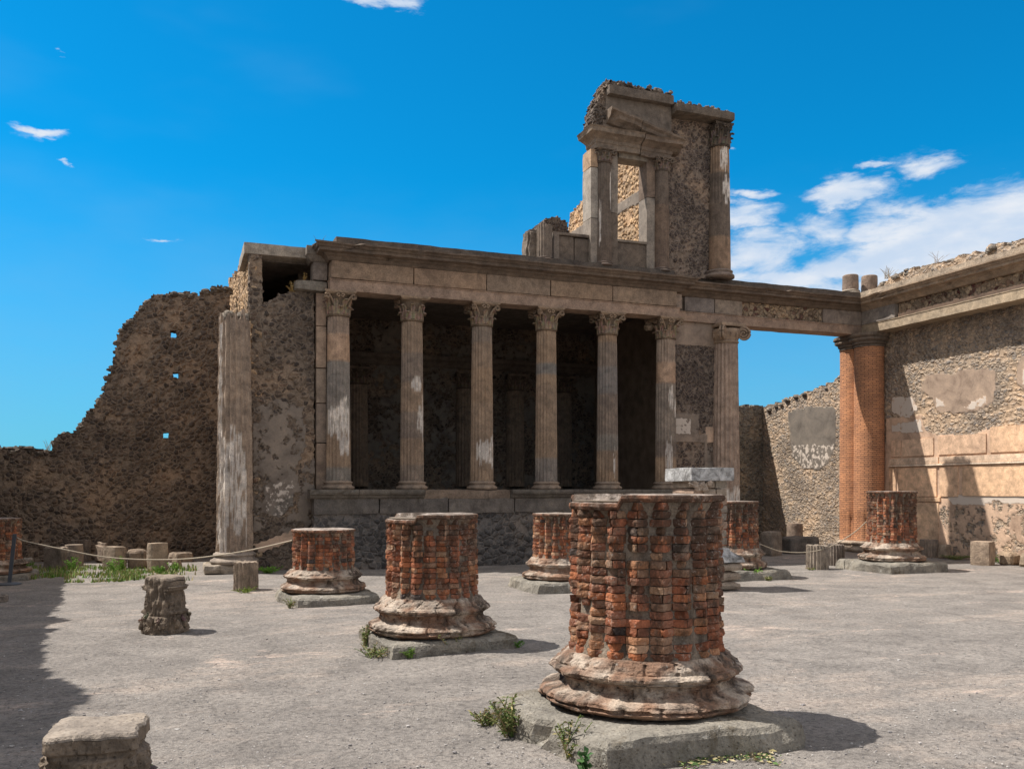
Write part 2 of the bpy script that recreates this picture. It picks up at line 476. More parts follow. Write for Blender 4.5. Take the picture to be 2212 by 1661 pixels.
def mat_ground():
    m, t = new_mat('volcanic_ground')
    p = t.n('ShaderNodeTexCoord').outputs['Object']
    big = t.noise(p, 0.22, 5, 0.6, 0.4); mid = t.noise(p, 1.6, 6, 0.65, 0.5); fine = t.noise(p, 22, 5, 0.7); grit = t.noise(p, 110, 3, 0.7)
    c = t.ramp(mid, [(0.25, (0.185, 0.167, 0.152)), (0.5, (0.270, 0.243, 0.219)), (0.75, (0.35, 0.313, 0.28))])
    ps = t.v('MULTIPLY', p, (0.55, 1.0, 1.0))
    tan = t.step(t.m('ADD', t.m('MULTIPLY', t.noise(ps, 0.55, 5, 0.62, 0.8), 0.65), t.m('MULTIPLY', t.noise(ps, 4.0, 5, 0.7), 0.35)), 0.50, 0.64)
    c = t.mix(t.m('MULTIPLY', tan, 0.6), c, (0.46, 0.38, 0.32))
    pk = t.step(t.m('ADD', t.m('MULTIPLY', t.noise(ps, 0.9, 4, 0.6, 0.6), 0.6), t.m('MULTIPLY', t.noise(ps, 7.0, 5, 0.7), 0.4)), 0.575, 0.66)
    c = t.mix(t.m('MULTIPLY', pk, 0.75), c, (0.60, 0.47, 0.39))
    c = t.mix(1.0, c, t.ramp(fine, [(0.3, (0.5, 0.5, 0.5)), (0.5, (0.98, 0.98, 0.98)), (0.75, (1.3, 1.29, 1.27))]), 'MULTIPLY')
    c = t.mix(1.0, c, t.ramp(grit, [(0.3, (0.62, 0.62, 0.63)), (0.6, (1.15, 1.15, 1.15))]), 'MULTIPLY')
    sp = t.vor(p, 26); k = t.n('ShaderNodeSeparateColor'); t.put(k.inputs[0], sp.outputs['Color'])
    peb = t.m('MULTIPLY', t.step(sp.outputs['Distance'], 0.26, 0.16), t.step(k.outputs[0], 0.93, 0.96))
    c = t.mix(peb, c, t.mix(k.outputs[1], (0.62, 0.60, 0.57), (0.09, 0.08, 0.08)))
    h = t.m('ADD', t.m('MULTIPLY', mid, 1.2), t.m('ADD', t.m('MULTIPLY', fine, 0.55), t.m('ADD', t.m('MULTIPLY', grit, 0.22), t.m('MULTIPLY', peb, 0.3))))
    finish(t, c, 0.95, h, 0.95, 0.055, None, 0.12)
    return m


def mat_simple(name, col, rough=0.8, var=0.3, sc=12, metal=0.0, bump=0.2, trans=0.0):
    m, t = new_mat(name)
    p = t.n('ShaderNodeTexCoord').outputs['Object']
    n_ = t.noise(p, sc, 5, 0.65)
    lo = 1 - var; hi = 1 + var
    c = t.mix(1.0, col, t.ramp(n_, [(0.3, (lo, lo, lo)), (0.7, (hi, hi, hi))]), 'MULTIPLY')
    finish(t, c, rough, n_, bump, 0.01)
    m.node_tree.nodes['Principled BSDF'].inputs['Metallic'].default_value = metal
    return m


def mat_attr(name, rough=0.8):
    m, t = new_mat(name)
    a = t.n('ShaderNodeAttribute', attribute_name='Col').outputs['Color']
    p = t.n('ShaderNodeTexCoord').outputs['Object']
    c = t.mix(1.0, a, t.ramp(t.noise(p, 30, 4, 0.6), [(0.3, (0.7, 0.7, 0.7)), (0.7, (1.25, 1.25, 1.25))]), 'MULTIPLY')
    finish(t, c, rough)
    return m


def mat_marble():
    m, t = new_mat('worn_marble')
    p = t.n('ShaderNodeTexCoord').outputs['Object']
    n_ = t.noise(p, 6, 7, 0.75, 0.5); f = t.noise(p, 40, 4, 0.6)
    c = t.ramp(n_, [(0.34, (0.10, 0.095, 0.09)), (0.46, (0.27, 0.26, 0.25)), (0.58, (0.50, 0.49, 0.48)), (0.75, (0.68, 0.67, 0.66))])
    finish(t, c, 0.7, t.m('ADD', n_, t.m('MULTIPLY', f, 0.4)), 0.8, 0.03)
    return m


M_TUFA = mat_stone('tufa', crust=0.34, lich=0.15, bump=0.5, dist=0.015)
M_LAVA = mat_stone('weathered_stone', crust=0.4, lich=0.45, bump=0.9, dist=0.03)
M_PLINTH = mat_stone('lava_plinth', crust=0.62, lich=0.95, bump=1.0, dist=0.04, crustcol=(0.125, 0.10, 0.068))
M_BASE = mat_stone('brick_and_stucco_base', crust=0.75, lich=0.75, bump=1.0, sc=1.6, dist=0.03, crustcol=(0.085, 0.062, 0.047))
M_BRICK = mat_brick(); M_BW = mat_brickwork(); M_GROUND = mat_ground(); M_MARBLE = mat_marble()
DARK = [(0.062, 0.050, 0.043), (0.105, 0.080, 0.064), (0.14, 0.105, 0.08), (0.080, 0.064, 0.056), (0.20, 0.15, 0.11), (0.12, 0.082, 0.062)]
M_RUB = mat_rubble('dark_rubble', DARK, (0.215, 0.165, 0.124), sc=8.4, disp=0.03, stretch=1.25, edge=0.14)
M_RUBD = mat_rubble('podium_rubble', [(0.07, 0.066, 0.064), (0.10, 0.094, 0.09), (0.13, 0.12, 0.112), (0.085, 0.078, 0.075)], (0.17, 0.152, 0.138), sc=6.0, stretch=1.3, disp=0.03)
M_RUBT = mat_rubble('tower_rubble', [(0.075, 0.058, 0.05), (0.12, 0.092, 0.078), (0.09, 0.07, 0.062), (0.15, 0.115, 0.095)], (0.215, 0.166, 0.13), sc=10.0, stretch=1.05, disp=0.025, edge=0.12)
M_RUBW = mat_rubble('grey_lava_rubble', [(0.23, 0.195, 0.165), (0.30, 0.245, 0.20), (0.37, 0.29, 0.215), (0.25, 0.22, 0.195), (0.44, 0.325, 0.225), (0.32, 0.265, 0.21)], (0.38, 0.29, 0.212), sc=9.8, stretch=1.5, disp=0.026)
M_RUBF = mat_rubble('frieze_fill', [(0.34, 0.25, 0.165), (0.40, 0.30, 0.20), (0.30, 0.225, 0.155), (0.38, 0.28, 0.19), (0.10, 0.04, 0.035), (0.36, 0.265, 0.18)], (0.24, 0.18, 0.125), sc=9.0, stretch=1.0, disp=0.03, edge=0.08)
M_RUBO = mat_rubble('ochre_rubble', [(0.42, 0.27, 0.15), (0.50, 0.34, 0.20), (0.36, 0.23, 0.13), (0.56, 0.40, 0.25), (0.20, 0.13, 0.10)], (0.40, 0.28, 0.18), sc=7.0, stretch=1.1, disp=0.05)
M_RUBR = mat_rubble('rear_wall_rubble', [(0.12, 0.105, 0.09), (0.17, 0.15, 0.125), (0.21, 0.18, 0.14), (0.145, 0.13, 0.115)], (0.25, 0.205, 0.155), sc=7.6, disp=0.04, edge=0.14)
M_METAL = mat_simple('grey_painted_metal', (0.10, 0.11, 0.125), 0.45, 0.08, bump=0.05)
M_ROPE = mat_simple('rope_fibre', (0.40, 0.34, 0.26), 0.9, 0.35, 120, bump=0.8)
M_LEAF = mat_attr('weed_leaf', 0.7)
M_DARK = mat_simple('interior_plaster', (0.27, 0.205, 0.155), 0.95, 0.35, 3.0, bump=0.5)

# colours of the dressed stone
C_TAN = (0.31, 0.228, 0.165); C_WARM = (0.42, 0.29, 0.205); C_GREY = (0.25, 0.225, 0.20); C_COOL = (0.22, 0.21, 0.20)
C_DK = (0.17, 0.14, 0.12); C_WHITE = (0.62, 0.57, 0.53); C_LAVA = (0.24, 0.225, 0.20)

# ------------------------------------------------------------------ ground
xs = sorted(set([-600, -200, -80, -40, -20] + [round(-10 + 0.3 * i, 2) for i in range(110)] + [30, 50, 90, 200, 600]))
ys = sorted(set([-600, -200, -60, -20, -8, -3] + [round(0.3 * i, 2) for i in range(105)] + [40, 60, 90, 200, 600]))
g = MB((1, 1, 1)); P = []
for y in ys:
    for x in xs:
        inb = -10 <= x <= 23 and 0 <= y <= 31
        P.append((x, y, G(y) + (0.012 * nz(x, y, 0, 0.9) + 0.006 * nz(x, y, 3, 3.0) if inb else 0) - 0.004))
g.grid(P, len(xs), len(ys))
tag(g.build('ground', M_GROUND, smooth=True), kind='structure')


# ------------------------------------------------------------------ rubble walls on a regular lattice
def lattice_wall(name, mat, axis, plane, thick, s0, s1, z0, top, step=0.05, holes=(), cover=None, parent=None, jag=0.12, seed=0.0, side=-1, z_at=None, jitter=0.33, nd=3, cut=None):
    """axis 'X': the wall runs along X and faces -Y; axis 'Y': runs along Y and faces -X.  top: [(s, z)] outline."""
    S = [p[0] for p in top]; Z = [p[1] for p in top]
    def ztop(s):
        z = float(np.interp(s, S, Z))
        q = math.floor(s / 0.16 + 3 * nz(s, seed, 0, 1.3)) * 0.16
        return z + jag * (nz(q, seed, 1, 5.3) * 1.2 + 0.5 * nz(s, seed, 2, 9.0))
    ns = int((s1 - s0) / step); zmax = max(Z) + jag * 1.5; nzc = int((zmax - z0) / step) + 1
    inside = np.zeros((ns + 2, nzc + 2), dtype=bool)
    for i in range(ns):
        s = s0 + (i + 0.5) * step; zt_ = ztop(s)
        for j in range(nzc):
            z = z0 + (j + 0.5) * step
            if z < zt_ and not any(abs(s - h[0]) < h[2] and abs(z - h[1]) < h[3] for h in holes) and not (cut and cut(s, z)):
                inside[i + 1, j + 1] = True
    idx = {}; mb = MB((0, 0, 0))
    def vert(i, j, k):
        key = (i, j, k)
        if key in idx: return idx[key]
        s = s0 + i * step; z = z0 + j * step
        e = jitter * step
        s_ = s + e * nz(s * 23 + seed, z * 23, k, 1.0) * 2; z_ = z + (e * nz(s * 23, z * 23 + 7 + seed, k, 1.0) * 2 if j > 0 else 0)
        d = thick * k / nd
        if axis == 'X': p = (s_, plane + d, z_)
        else: p = (plane + d, s_, z_)
        c = cover(s, z) if (cover and k == 0) else (0.0, 0.0, 0.0)
        idx[key] = len(mb.v); mb.v.append(p); mb.c.append(c); return idx[key]
    for i in range(ns):
        for j in range(nzc):
            if not inside[i + 1, j + 1]: continue
            mb.f.append((vert(i, j, 0), vert(i + 1, j, 0), vert(i + 1, j + 1, 0), vert(i, j + 1, 0)))
            mb.f.append((vert(i, j, nd), vert(i, j + 1, nd), vert(i + 1, j + 1, nd), vert(i + 1, j, nd)))
            for (di, dj, a, b) in ((-1, 0, (i, j + 1), (i, j)), (1, 0, (i + 1, j), (i + 1, j + 1)), (0, -1, (i, j), (i + 1, j)), (0, 1, (i + 1, j + 1), (i, j + 1))):
                if not inside[i + 1 + di, j + 1 + dj]:
                    for k in range(nd):
                        mb.f.append((vert(*a, k), vert(*b, k), vert(*b, k + 1), vert(*a, k + 1)))
    return mb.build(name, mat, parent, smooth=False)


def blob(mb, c, r, col=None, seed=0.0, sq=(1, 1, 1), n=8, m=6, rough=0.28):
    P = []
    for j in range(m + 1):
        ph = math.pi * j / m
        for i in range(n):
            a = 2 * math.pi * i / n
            d = Vector((math.sin(ph) * math.cos(a), math.sin(ph) * math.sin(a), math.cos(ph)))
            k = r * (1 + rough * nz(d.x + seed, d.y + seed * 1.7, d.z, 1.6) * 2 + rough * 0.5 * nz(d.x + seed, d.y, d.z, 4.0))
            P.append((c[0] + d.x * k * sq[0], c[1] + d.y * k * sq[1], c[2] + d.z * k * sq[2]))
    mb.grid(P, n, m + 1, True, col)


def in_poly(x, y, poly):
    r = False; n = len(poly); j = n - 1
    for i in range(n):
        if (poly[i][1] > y) != (poly[j][1] > y) and x < (poly[j][0] - poly[i][0]) * (y - poly[i][1]) / (poly[j][1] - poly[i][1]) + poly[i][0]: r = not r
        j = i
    return r


# ------------------------------------------------------------------ column parts
def flute_r(a, n, depth):
    t = (a * n / (2 * math.pi)) % 1.0
    return -depth * math.sin(math.pi * t) ** 0.75


def fluted(mb, c, z0, z1, r0, r1, n=20, depth=0.022, per=6, rows=28, colf=None, rag=0.0, seed=0.0, wear=0.004, flat=(), a0=0.0, a1=2 * math.pi, taper=1.3, cap=True):
    """fluted shaft; flat: [(za, zb)] drums left smooth; rag: ragged height at the top"""
    m = n * per
    full = (a1 - a0) > 6.2
    cnt = int(m * (a1 - a0) / (2 * math.pi)) + (0 if full else 1)
    P = []; C = []
    for j in range(rows + 1):
        t = j / rows
        for i in range(cnt):
            a = a0 + (2 * math.pi) * i / m
            zz = z0 + (z1 - z0 + (rag * (nz(math.cos(a) * 2 + seed, math.sin(a) * 2, 0, 1.5) - 0.3) if rag else 0)) * t
            r = r0 + (r1 - r0) * t ** taper
            if not any(fa < zz < fb for fa, fb in flat): r += flute_r(a, n, depth)
            r += wear * (nz(math.cos(a) * 3 + seed, math.sin(a) * 3, zz * 2, 1.5) + 0.6 * nz(math.cos(a) * 9 + seed, math.sin(a) * 9, zz * 7, 1.5))
            P.append((c[0] + r * math.cos(a), c[1] + r * math.sin(a), zz))
            C.append(colf(a, zz) if colf else mb.col)
    o = mb.grid(P, cnt, rows + 1, full, C)
    if cap:
        top = [P[rows * cnt + i] for i in range(cnt)]
        zc = sum(p[2] for p in top) / cnt
        mid = [(c[0] + (p[0] - c[0]) * 0.6, c[1] + (p[1] - c[1]) * 0.6, zc * 0.5 + p[2] * 0.5 + 0.02 * nz(p[0], p[1], seed, 9)) for p in top]
        q = top + mid + [(c[0], c[1], zc)]
        fs = []
        for i in range(cnt if full else cnt - 1):
            i2 = (i + 1) % cnt
            fs += [(i, i2, cnt + i2, cnt + i), (cnt + i, cnt + i2, 2 * cnt)]
        mb.add(q, fs, C[rows * cnt] if not rag else C[rows * cnt])
        bot = [P[i] for i in range(cnt)]
        mb.add(bot, [tuple(range(cnt))], C[0])
    return o


def stone_colf(seed, base=C_TAN, patches=(), drums=None, var=1.0):
    """drum-by-drum colour of a column; patches of white stucco (az, z, half-width, half-height)"""
    rr = random.Random(seed)
    hs = []; z = 0
    pal = [C_TAN, (0.28, 0.208, 0.155), (0.33, 0.24, 0.172), (0.215, 0.172, 0.145), (0.30, 0.215, 0.152), (0.24, 0.192, 0.158)]
    while z < 6.5:
        h = rr.uniform(0.45, 0.85); hs.append((z, z + h, rr.choice(pal))); z += h
    def f(a, z):
        c = base
        for (za, zb, cc) in hs:
            if za <= z < zb: c = cc
        if drums:
            for (za, zb, cc) in drums:
                if za <= z < zb: c = cc
        st = 1 + 0.14 * nz(math.cos(a) * 8, math.sin(a) * 8, z * 0.8 + seed, 1.0)
        c = tuple(k * st for k in c)
        for (pa, pz, wa, wh) in patches:
            da = (a - pa + math.pi) % (2 * math.pi) - math.pi
            if abs(da) < wa * 1.4:
                lim = wh * (1 + 0.9 * nz(math.floor(a * 20 / 6.283) * 3.1, pz, seed, 1.0)) * (1 if abs(da) < wa else 0.5)
                if abs(z - pz) < lim and nz(a * 14, z * 3, seed, 1.0) > -0.25: c = C_WHITE
        return c
    return f


def stone_base(mb, c, z0, r, h, col=None, n=40, wob=0.012, seed=0.0, plinth=True):
    k = r
    prof = [(0.01, z0), (k * 1.30, z0), (k * 1.30, z0 + 0.02 * h)]
    for i in range(7):
        a = -math.pi / 2 + math.pi * i / 6
        prof.append((k * 1.20 + 0.13 * k * math.cos(a), z0 + h * (0.20 + 0.19 * math.sin(a))))
    prof += [(k * 1.14, z0 + h * 0.44), (k * 1.09, z0 + h * 0.52), (k * 1.10, z0 + h * 0.62)]
    for i in range(6):
        a = -math.pi / 2 + math.pi * i / 5
        prof.append((k * 1.08 + 0.10 * k * math.cos(a), z0 + h * (0.76 + 0.12 * math.sin(a))))
    prof += [(k * 1.04, z0 + h * 0.93), (k, z0 + h)]
    mb.lathe(prof, n, c=c, col=col, wob=wob, seed=seed)


def corinthian(mb, c, z0, h, r, half, col=(0.28, 0.208, 0.152), seed=1, rot=0.0):
    rr = random.Random(seed)
    prof = [(r * 1.0, z0), (r * 1.12, z0 + 0.015), (r * 1.12, z0 + 0.035), (r * 0.96, z0 + 0.05), (r * 0.98, z0 + h * 0.5), (r * 1.15, z0 + h * 0.78), (r * 1.35, z0 + h * 0.86)]
    mb.lathe(prof, 32, c=c, col=tuple(k * 0.55 for k in col), wob=0.004, seed=seed)  # bell darkened: shade behind the leaves is put into its colour
    def leaf(a, zb, hl, out, w, tip):
        rows = []
        n_ = 6
        broken = rr.random() < 0.18
        for i in range(n_ + 1):
            t = i / n_
            if broken and t > 0.75: break
            rad = r * 1.0 + 0.012 + out * t ** 2.4
            z = zb + hl * math.sin(min(t, 0.86) / 0.86 * math.pi / 2) - (tip * max(0, t - 0.8) * 4)
            ww = w * (1 - 0.55 * t) * (1 + (0.22 if i % 2 else -0.12))
            rows.append((rad, z, ww))
        P = []; C = []
        for (rad, z, ww) in rows:
            for q in (-1, -0.5, 0, 0.5, 1):
                aa = a + q * ww / rad
                rd = rad + (0.018 if abs(q) == 0.5 else (0.005 if q == 0 else -0.012))
                P.append((c[0] + rd * math.cos(aa), c[1] + rd * math.sin(aa), z + rr.uniform(-0.006, 0.006)))
                C.append(tuple(k * (1.0 if abs(q) == 0.5 else 0.62) * rr.uniform(0.85, 1.2) for k in col))  # midrib and leaf edges darkened, crease shade painted into the colour
        mb.grid(P, 5, len(rows), False, C)
        B = [(c[0] + (p[0] - c[0]) * 0.9, c[1] + (p[1] - c[1]) * 0.9, p[2]) for p in P]
        mb.grid(B, 5, len(rows), False, C)
    for i in range(8):
        leaf(rot + i * math.pi / 4, z0 + 0.04, h * 0.34, r * 0.36, r * 0.40, 0.05)
    for i in range(8):
        leaf(rot + (i + 0.5) * math.pi / 4, z0 + 0.05, h * 0.60, r * 0.48, r * 0.34, 0.05)
    for i in range(4):                              # corner volutes and stalks
        a = math.pi / 4 + i * math.pi / 2
        if rr.random() < 0.12: continue
        for sgn in (-1, 1):
            pts = []
            for k in range(15):
                t = k / 14
                if t < 0.5:
                    rad = r * 1.0 + (half * 1.18 - r) * (t / 0.5) ** 1.6; z = z0 + h * (0.45 + 0.40 * (t / 0.5)); off = sgn * 0.05 * (1 - t)
                else:
                    q = (t - 0.5) / 0.5 * 2.0 * math.pi; rs = 0.055 * (1 - 0.6 * (t - 0.5) / 0.5)
                    rad = half * 1.18 + rs * math.sin(q); z = z0 + h * 0.85 - 0.055 + rs * math.cos(q); off = sgn * 0.02
                pts.append((c[0] + rad * math.cos(a) - off * math.sin(a), c[1] + rad * math.sin(a) + off * math.cos(a), z))
            mb.tube(pts, [0.022] * 15, 6, col)
        # helices in the middle of each face
        a2 = a + math.pi / 4
        for sgn in (-1, 1):
            pts = []
            for k in range(10):
                q = k / 9 * 2.2 * math.pi; rs = 0.04 * (1 - 0.6 * k / 9)
                off = sgn * (0.045 + rs * math.cos(q)); z = z0 + h * 0.80 + rs * math.sin(q)
                pts.append((c[0] + (r * 1.32) * math.cos(a2) - off * math.sin(a2), c[1] + (r * 1.32) * math.sin(a2) + off * math.cos(a2), z))
            mb.tube(pts, 0.014, 5, col)
    # abacus with hollow sides
    m = 10; ring = []
    for sd in range(4):
        a = sd * math.pi / 2
        for i in range(m):
            t = -1 + 2 * i / m
            x = half * (1 - 0.16 * (1 - t * t)); y = half * t
            x = min(x, half * 1.0)
            ring.append((x * math.cos(a) - y * math.sin(a), x * math.sin(a) + y * math.cos(a)))
    P = []
    for (k, z) in ((0.86, z0 + h * 0.86), (0.95, z0 + h * 0.90), (1.0, z0 + h * 0.93), (1.0, z0 + h)):
        for (x, y) in ring: P.append((c[0] + x * k + rr.uniform(-.004, .004), c[1] + y * k + rr.uniform(-.004, .004), z))
    mb.grid(P, len(ring), 4, True, col)
    L = len(ring)
    mb.add([P[3 * L + i] for i in range(L)], [tuple(range(L))], col); mb.add([P[i] for i in range(L)], [tuple(range(L))], col)


def ionic(mb, c, z0, h, r, half, col=(0.32, 0.24, 0.18), seed=1):
    """capital with big diagonal volutes"""
    mb.lathe([(r, z0), (r * 1.08, z0 + 0.02), (r * 1.08, z0 + 0.05), (r * 1.0, z0 + 0.07), (r * 1.25, z0 + h * 0.55), (r * 1.2, z0 + h * 0.72)], 32, c=c, col=col, wob=0.01, seed=seed)
    for i in range(14):
        a = i * 2 * math.pi / 14
        blob(mb, (c[0] + r * 1.2 * math.cos(a), c[1] + r * 1.2 * math.sin(a), z0 + h * 0.42), 0.045, col, i, (0.8, 0.8, 1.4), 6, 5)
    for i in range(4):
        a = math.pi / 4 + i * math.pi / 2
        R = h * 0.34
        for sgn in (-1, 1):
            pts = []; rs_ = []
            for k in range(34):
                t = k / 33
                q = math.pi * 0.5 - t * 4.4 * math.pi; rs = R * (1 - 0.82 * t)
                rad = half * 1.12 + rs * math.cos(q); z = z0 + h * 0.46 + rs * math.sin(q); off = sgn * (0.035 + 0.02 * t)
                pts.append((c[0] + rad * math.cos(a) - off * math.sin(a), c[1] + rad * math.sin(a) + off * math.cos(a), z)); rs_.append(0.030 * (1 - 0.5 * t))
            mb.tube(pts, rs_, 6, col)
            pts = []
            for k in range(8):
                t = k / 7; rad = r * 1.1 + (half * 1.12 - r * 1.1) * t; z = z0 + h * (0.62 + 0.18 * math.sin(t * math.pi / 2)); off = sgn * 0.04
                pts.append((c[0] + rad * math.cos(a) - off * math.sin(a), c[1] + rad * math.sin(a) + off * math.cos(a), z))
            mb.tube(pts, 0.04, 6, col)
        o = mb.lathe([(0.001, -0.03), (R * 0.8, -0.03), (R * 0.8, 0.03), (0.001, 0.03)], 20, col=tuple(k * 0.6 for k in col))
        cx_, cy_ = c[0] + half * 1.12 * math.cos(a), c[1] + half * 1.12 * math.sin(a)
        mb.xf(o, lambda x, y, z, a=a, cx_=cx_, cy_=cy_: (cx_ + x * math.cos(a) - z * math.sin(a), cy_ + x * math.sin(a) + z * math.cos(a), z0 + h * 0.46 + y))
    mb.box(c[0] - half * 0.92, c[0] + half * 0.92, c[1] - half * 0.92, c[1] + half * 0.92, z0 + h * 0.82, z0 + h, col, step=0.12, wob=0.012, rnd=0.015)


# ================================================================== THE RUINED HALL (tribunal)
hall = thing('ruined_building', 'columned stone hall on a high rubble podium with a tall broken window storey', 'building', (2.7, 18.76, 0))
HO = Vector((2.7, 18.76, 0))


def hp(mb, name, mat, parent=None, smooth=False, label=None):
    """part of the hall built in world coordinates"""
    o = mb.build(name, mat, parent or hall, loc=(-HO if (parent is None or parent is hall) else None), smooth=smooth)
    if label: o['label'] = label
    return o


def hl_(o):
    if o.parent is hall: o.location = -HO
    return o


# podium
XR = 12.35
def pod_cover(s, z):
    return (0, 0, 0)
pod = hl_(lattice_wall('podium_wall', M_RUBD, 'X', 18.84, 0.3, 2.72, XR, -0.05, [(2.7, 1.2), (XR, 1.2)], 0.05, parent=hall, jag=0.0, seed=3, nd=1))
pl = hl_(lattice_wall('podium_footing', M_RUBD, 'X', 18.74, 0.12, 2.66, XR, -0.05, [(2.7, 0.46), (XR, 0.46)], 0.05, parent=hall, jag=0.02, seed=5, nd=1))
mb = MB(C_COOL)
x = 2.70; rr = random.Random(5)
while x < XR:
    L = min(rr.uniform(0.9, 1.7), XR - x)
    if L < 0.4: L = XR - x
    c = rr.choice([(0.155, 0.14, 0.13), (0.18, 0.16, 0.145), (0.14, 0.128, 0.12), (0.185, 0.158, 0.138)])
    mb.box(x + 0.004, x + L - 0.004, 18.79, 19.2, 1.17, 1.54, c, step=0.09, wob=0.018, rnd=0.022, seed=x)
    x += L + 0.001
hp(mb, 'podium_slab_course', M_LAVA)
mb = MB(C_COOL); x = 2.62
while x < XR:
    L = min(rr.uniform(1.0, 2.1), XR - x)
    if L < 0.5: L = XR - x
    c = rr.choice([(0.15, 0.135, 0.12), (0.18, 0.16, 0.14), (0.13, 0.115, 0.105)])
    broken = 4.6 < x < 5.9
    pr = [(0.0, 1.50), (0.05, 1.53), (0.07, 1.57), (0.13, 1.60), (0.15, 1.64), (0.15, 1.70), (-0.35, 1.70), (-0.35, 1.50)]
    if broken: pr = [(0.0, 1.50), (0.01, 1.55), (0.02, 1.62), (0.03, 1.68), (-0.35, 1.70), (-0.35, 1.50)]; c = (0.25, 0.195, 0.155)
    sweep([(x + 0.004, 18.79), (x + L - 0.004, 18.79)], pr, wob=0.012, col=c, mb=mb, step=0.1)
    x += L
hp(mb, 'podium_cornice', M_LAVA)
mb = MB((0.12, 0.1, 0.085)); mb.box(2.7, 13.2, 19.1, 27.6, 1.45, 1.69)
hp(mb, 'podium_floor', M_LAVA)

# six front columns
front_us = [731, 890, 1041, 1180, 1312, 1438]
CY0 = 19.12
front_x = [onY(u, CY0) for u in front_us]
sv = math.radians(-90)
pat = {0: [(sv - 0.1, 3.15, 0.8, 0.45), (sv + 0.4, 2.9, 0.5, 0.4)], 1: [(sv + 0.25, 4.0, 0.42, 0.13), (sv + 0.75, 3.25, 0.35, 0.42)], 2: [(sv + 0.2, 2.55, 0.75, 0.36)],
       3: [], 4: [(sv + 0.3, 2.35, 0.1, 0.25)], 5: [(sv + 0.1, 3.95, 0.25, 0.2), (sv + 0.75, 3.7, 0.15, 0.22), (sv - 0.15, 2.45, 0.3, 0.45)]}
flats = {0: [(4.42, 5.0)], 5: [(4.28, 4.86)]}
dr = {0: [(1.7, 2.2, C_GREY), (2.2, 2.9, C_TAN), (2.9, 3.4, (0.30, 0.25, 0.2)), (3.4, 4.42, (0.24, 0.215, 0.195)), (4.42, 5.0, (0.43, 0.295, 0.21)), (5.0, 5.4, (0.30, 0.23, 0.185))],
      3: [(4.35, 4.62, (0.2, 0.185, 0.175)), (1.7, 2.4, (0.24, 0.21, 0.19))], 4: [(4.0, 4.65, (0.215, 0.195, 0.185)), (2.6, 3.0, C_GREY)],
      5: [(4.28, 4.86, (0.40, 0.28, 0.205)), (2.9, 4.28, (0.25, 0.21, 0.18)), (4.86, 5.4, (0.32, 0.25, 0.2))]}
flabel = ['front column at the left corner of the hall with a smooth warm drum', 'second front column from the left with a small white patch',
          'front column with a large white stucco patch near its foot', 'fourth front column from the left with a grey band high up',
          'fifth front column from the left', 'front column beside the rubble wall with a smooth warm drum and white patches']
for i, X in enumerate(front_x):
    col_e = bpy.data.objects.new('column', None); COL.objects.link(col_e); col_e.parent = hall
    col_e.location = (X - HO.x, CY0 - HO.y, 1.70); col_e['label'] = flabel[i]
    ri = random.Random(40 + i)
    b = MB((0.26, 0.205, 0.165)); stone_base(b, (0, 0), 0.0, 0.265, 0.19, seed=i); b.build('base', M_TUFA, col_e, smooth=True)
    sh = MB(C_TAN)
    cf = stone_colf(i * 13 + 5, patches=[(a, z - 1.7, wa, wh) for a, z, wa, wh in pat[i]], drums=[(za - 1.7, zb - 1.7, cc) for za, zb, cc in dr.get(i, [])])
    fluted(sh, (0, 0), 0.18, 3.68, 0.262, 0.228, 20, 0.024, 6, 54, cf, seed=i, flat=[(a - 1.7, b_ - 1.7) for a, b_ in flats.get(i, [])], wear=0.003)
    sh.build('shaft', M_TUFA, col_e)
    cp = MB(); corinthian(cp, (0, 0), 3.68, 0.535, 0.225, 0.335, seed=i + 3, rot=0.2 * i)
    if i in (0, 5):                                  # extra scroll towards the pier behind
        blob(cp, (-0.3 if i == 5 else 0.0, 0.3, 4.05), 0.12, (0.3, 0.23, 0.17), i, (1, 1, 0.9))
    cp.build('capital', M_TUFA, col_e)

# entablature: one run along the front, stepping back at the right bay to the corner of the court
XE = 17.50
path = [(3.06, 19.35), (3.06, 18.86), (onY(1468, 18.86), 18.86), (onY(1468, 18.86), 19.22), (XE, 19.22), (XE, 3.0)]
XS = path[2][0]
ARCH = [(0.0, 5.915), (0.0, 6.13), (0.015, 6.14), (0.015, 6.16), (-0.50, 6.16), (-0.50, 5.915)]
CORN = [(0.03, 6.53), (0.06, 6.56), (0.09, 6.60), (0.14, 6.63), (0.15, 6.66), (0.27, 6.68), (0.275, 6.745), (0.30, 6.75), (0.33, 6.79), (0.37, 6.81), (0.37, 6.845), (-0.40, 6.87), (-0.40, 6.53)]
PARA = [(0.0, 6.86), (0.0, 7.07), (-0.4, 7.08), (-0.4, 6.86)]
mb = MB()
sweep(path, ARCH, 0, 4, mb=mb, col=(0.32, 0.232, 0.18), wob=0.014)
arch = hp(mb, 'architrave', M_TUFA)


def frieze_blocks(mb, us, Y, z0, z1, cols, out=0.045, X_end=None):
    xs_ = [onY(u, Y) for u in us]
    for i in range(len(xs_) - 1):
        mb.box(xs_[i] + 0.006, xs_[i + 1] - 0.006, Y - out, Y + 0.42, z0, z1, cols[i % len(cols)], step=0.12, wob=0.006, rnd=0.012, seed=i * 3.3)


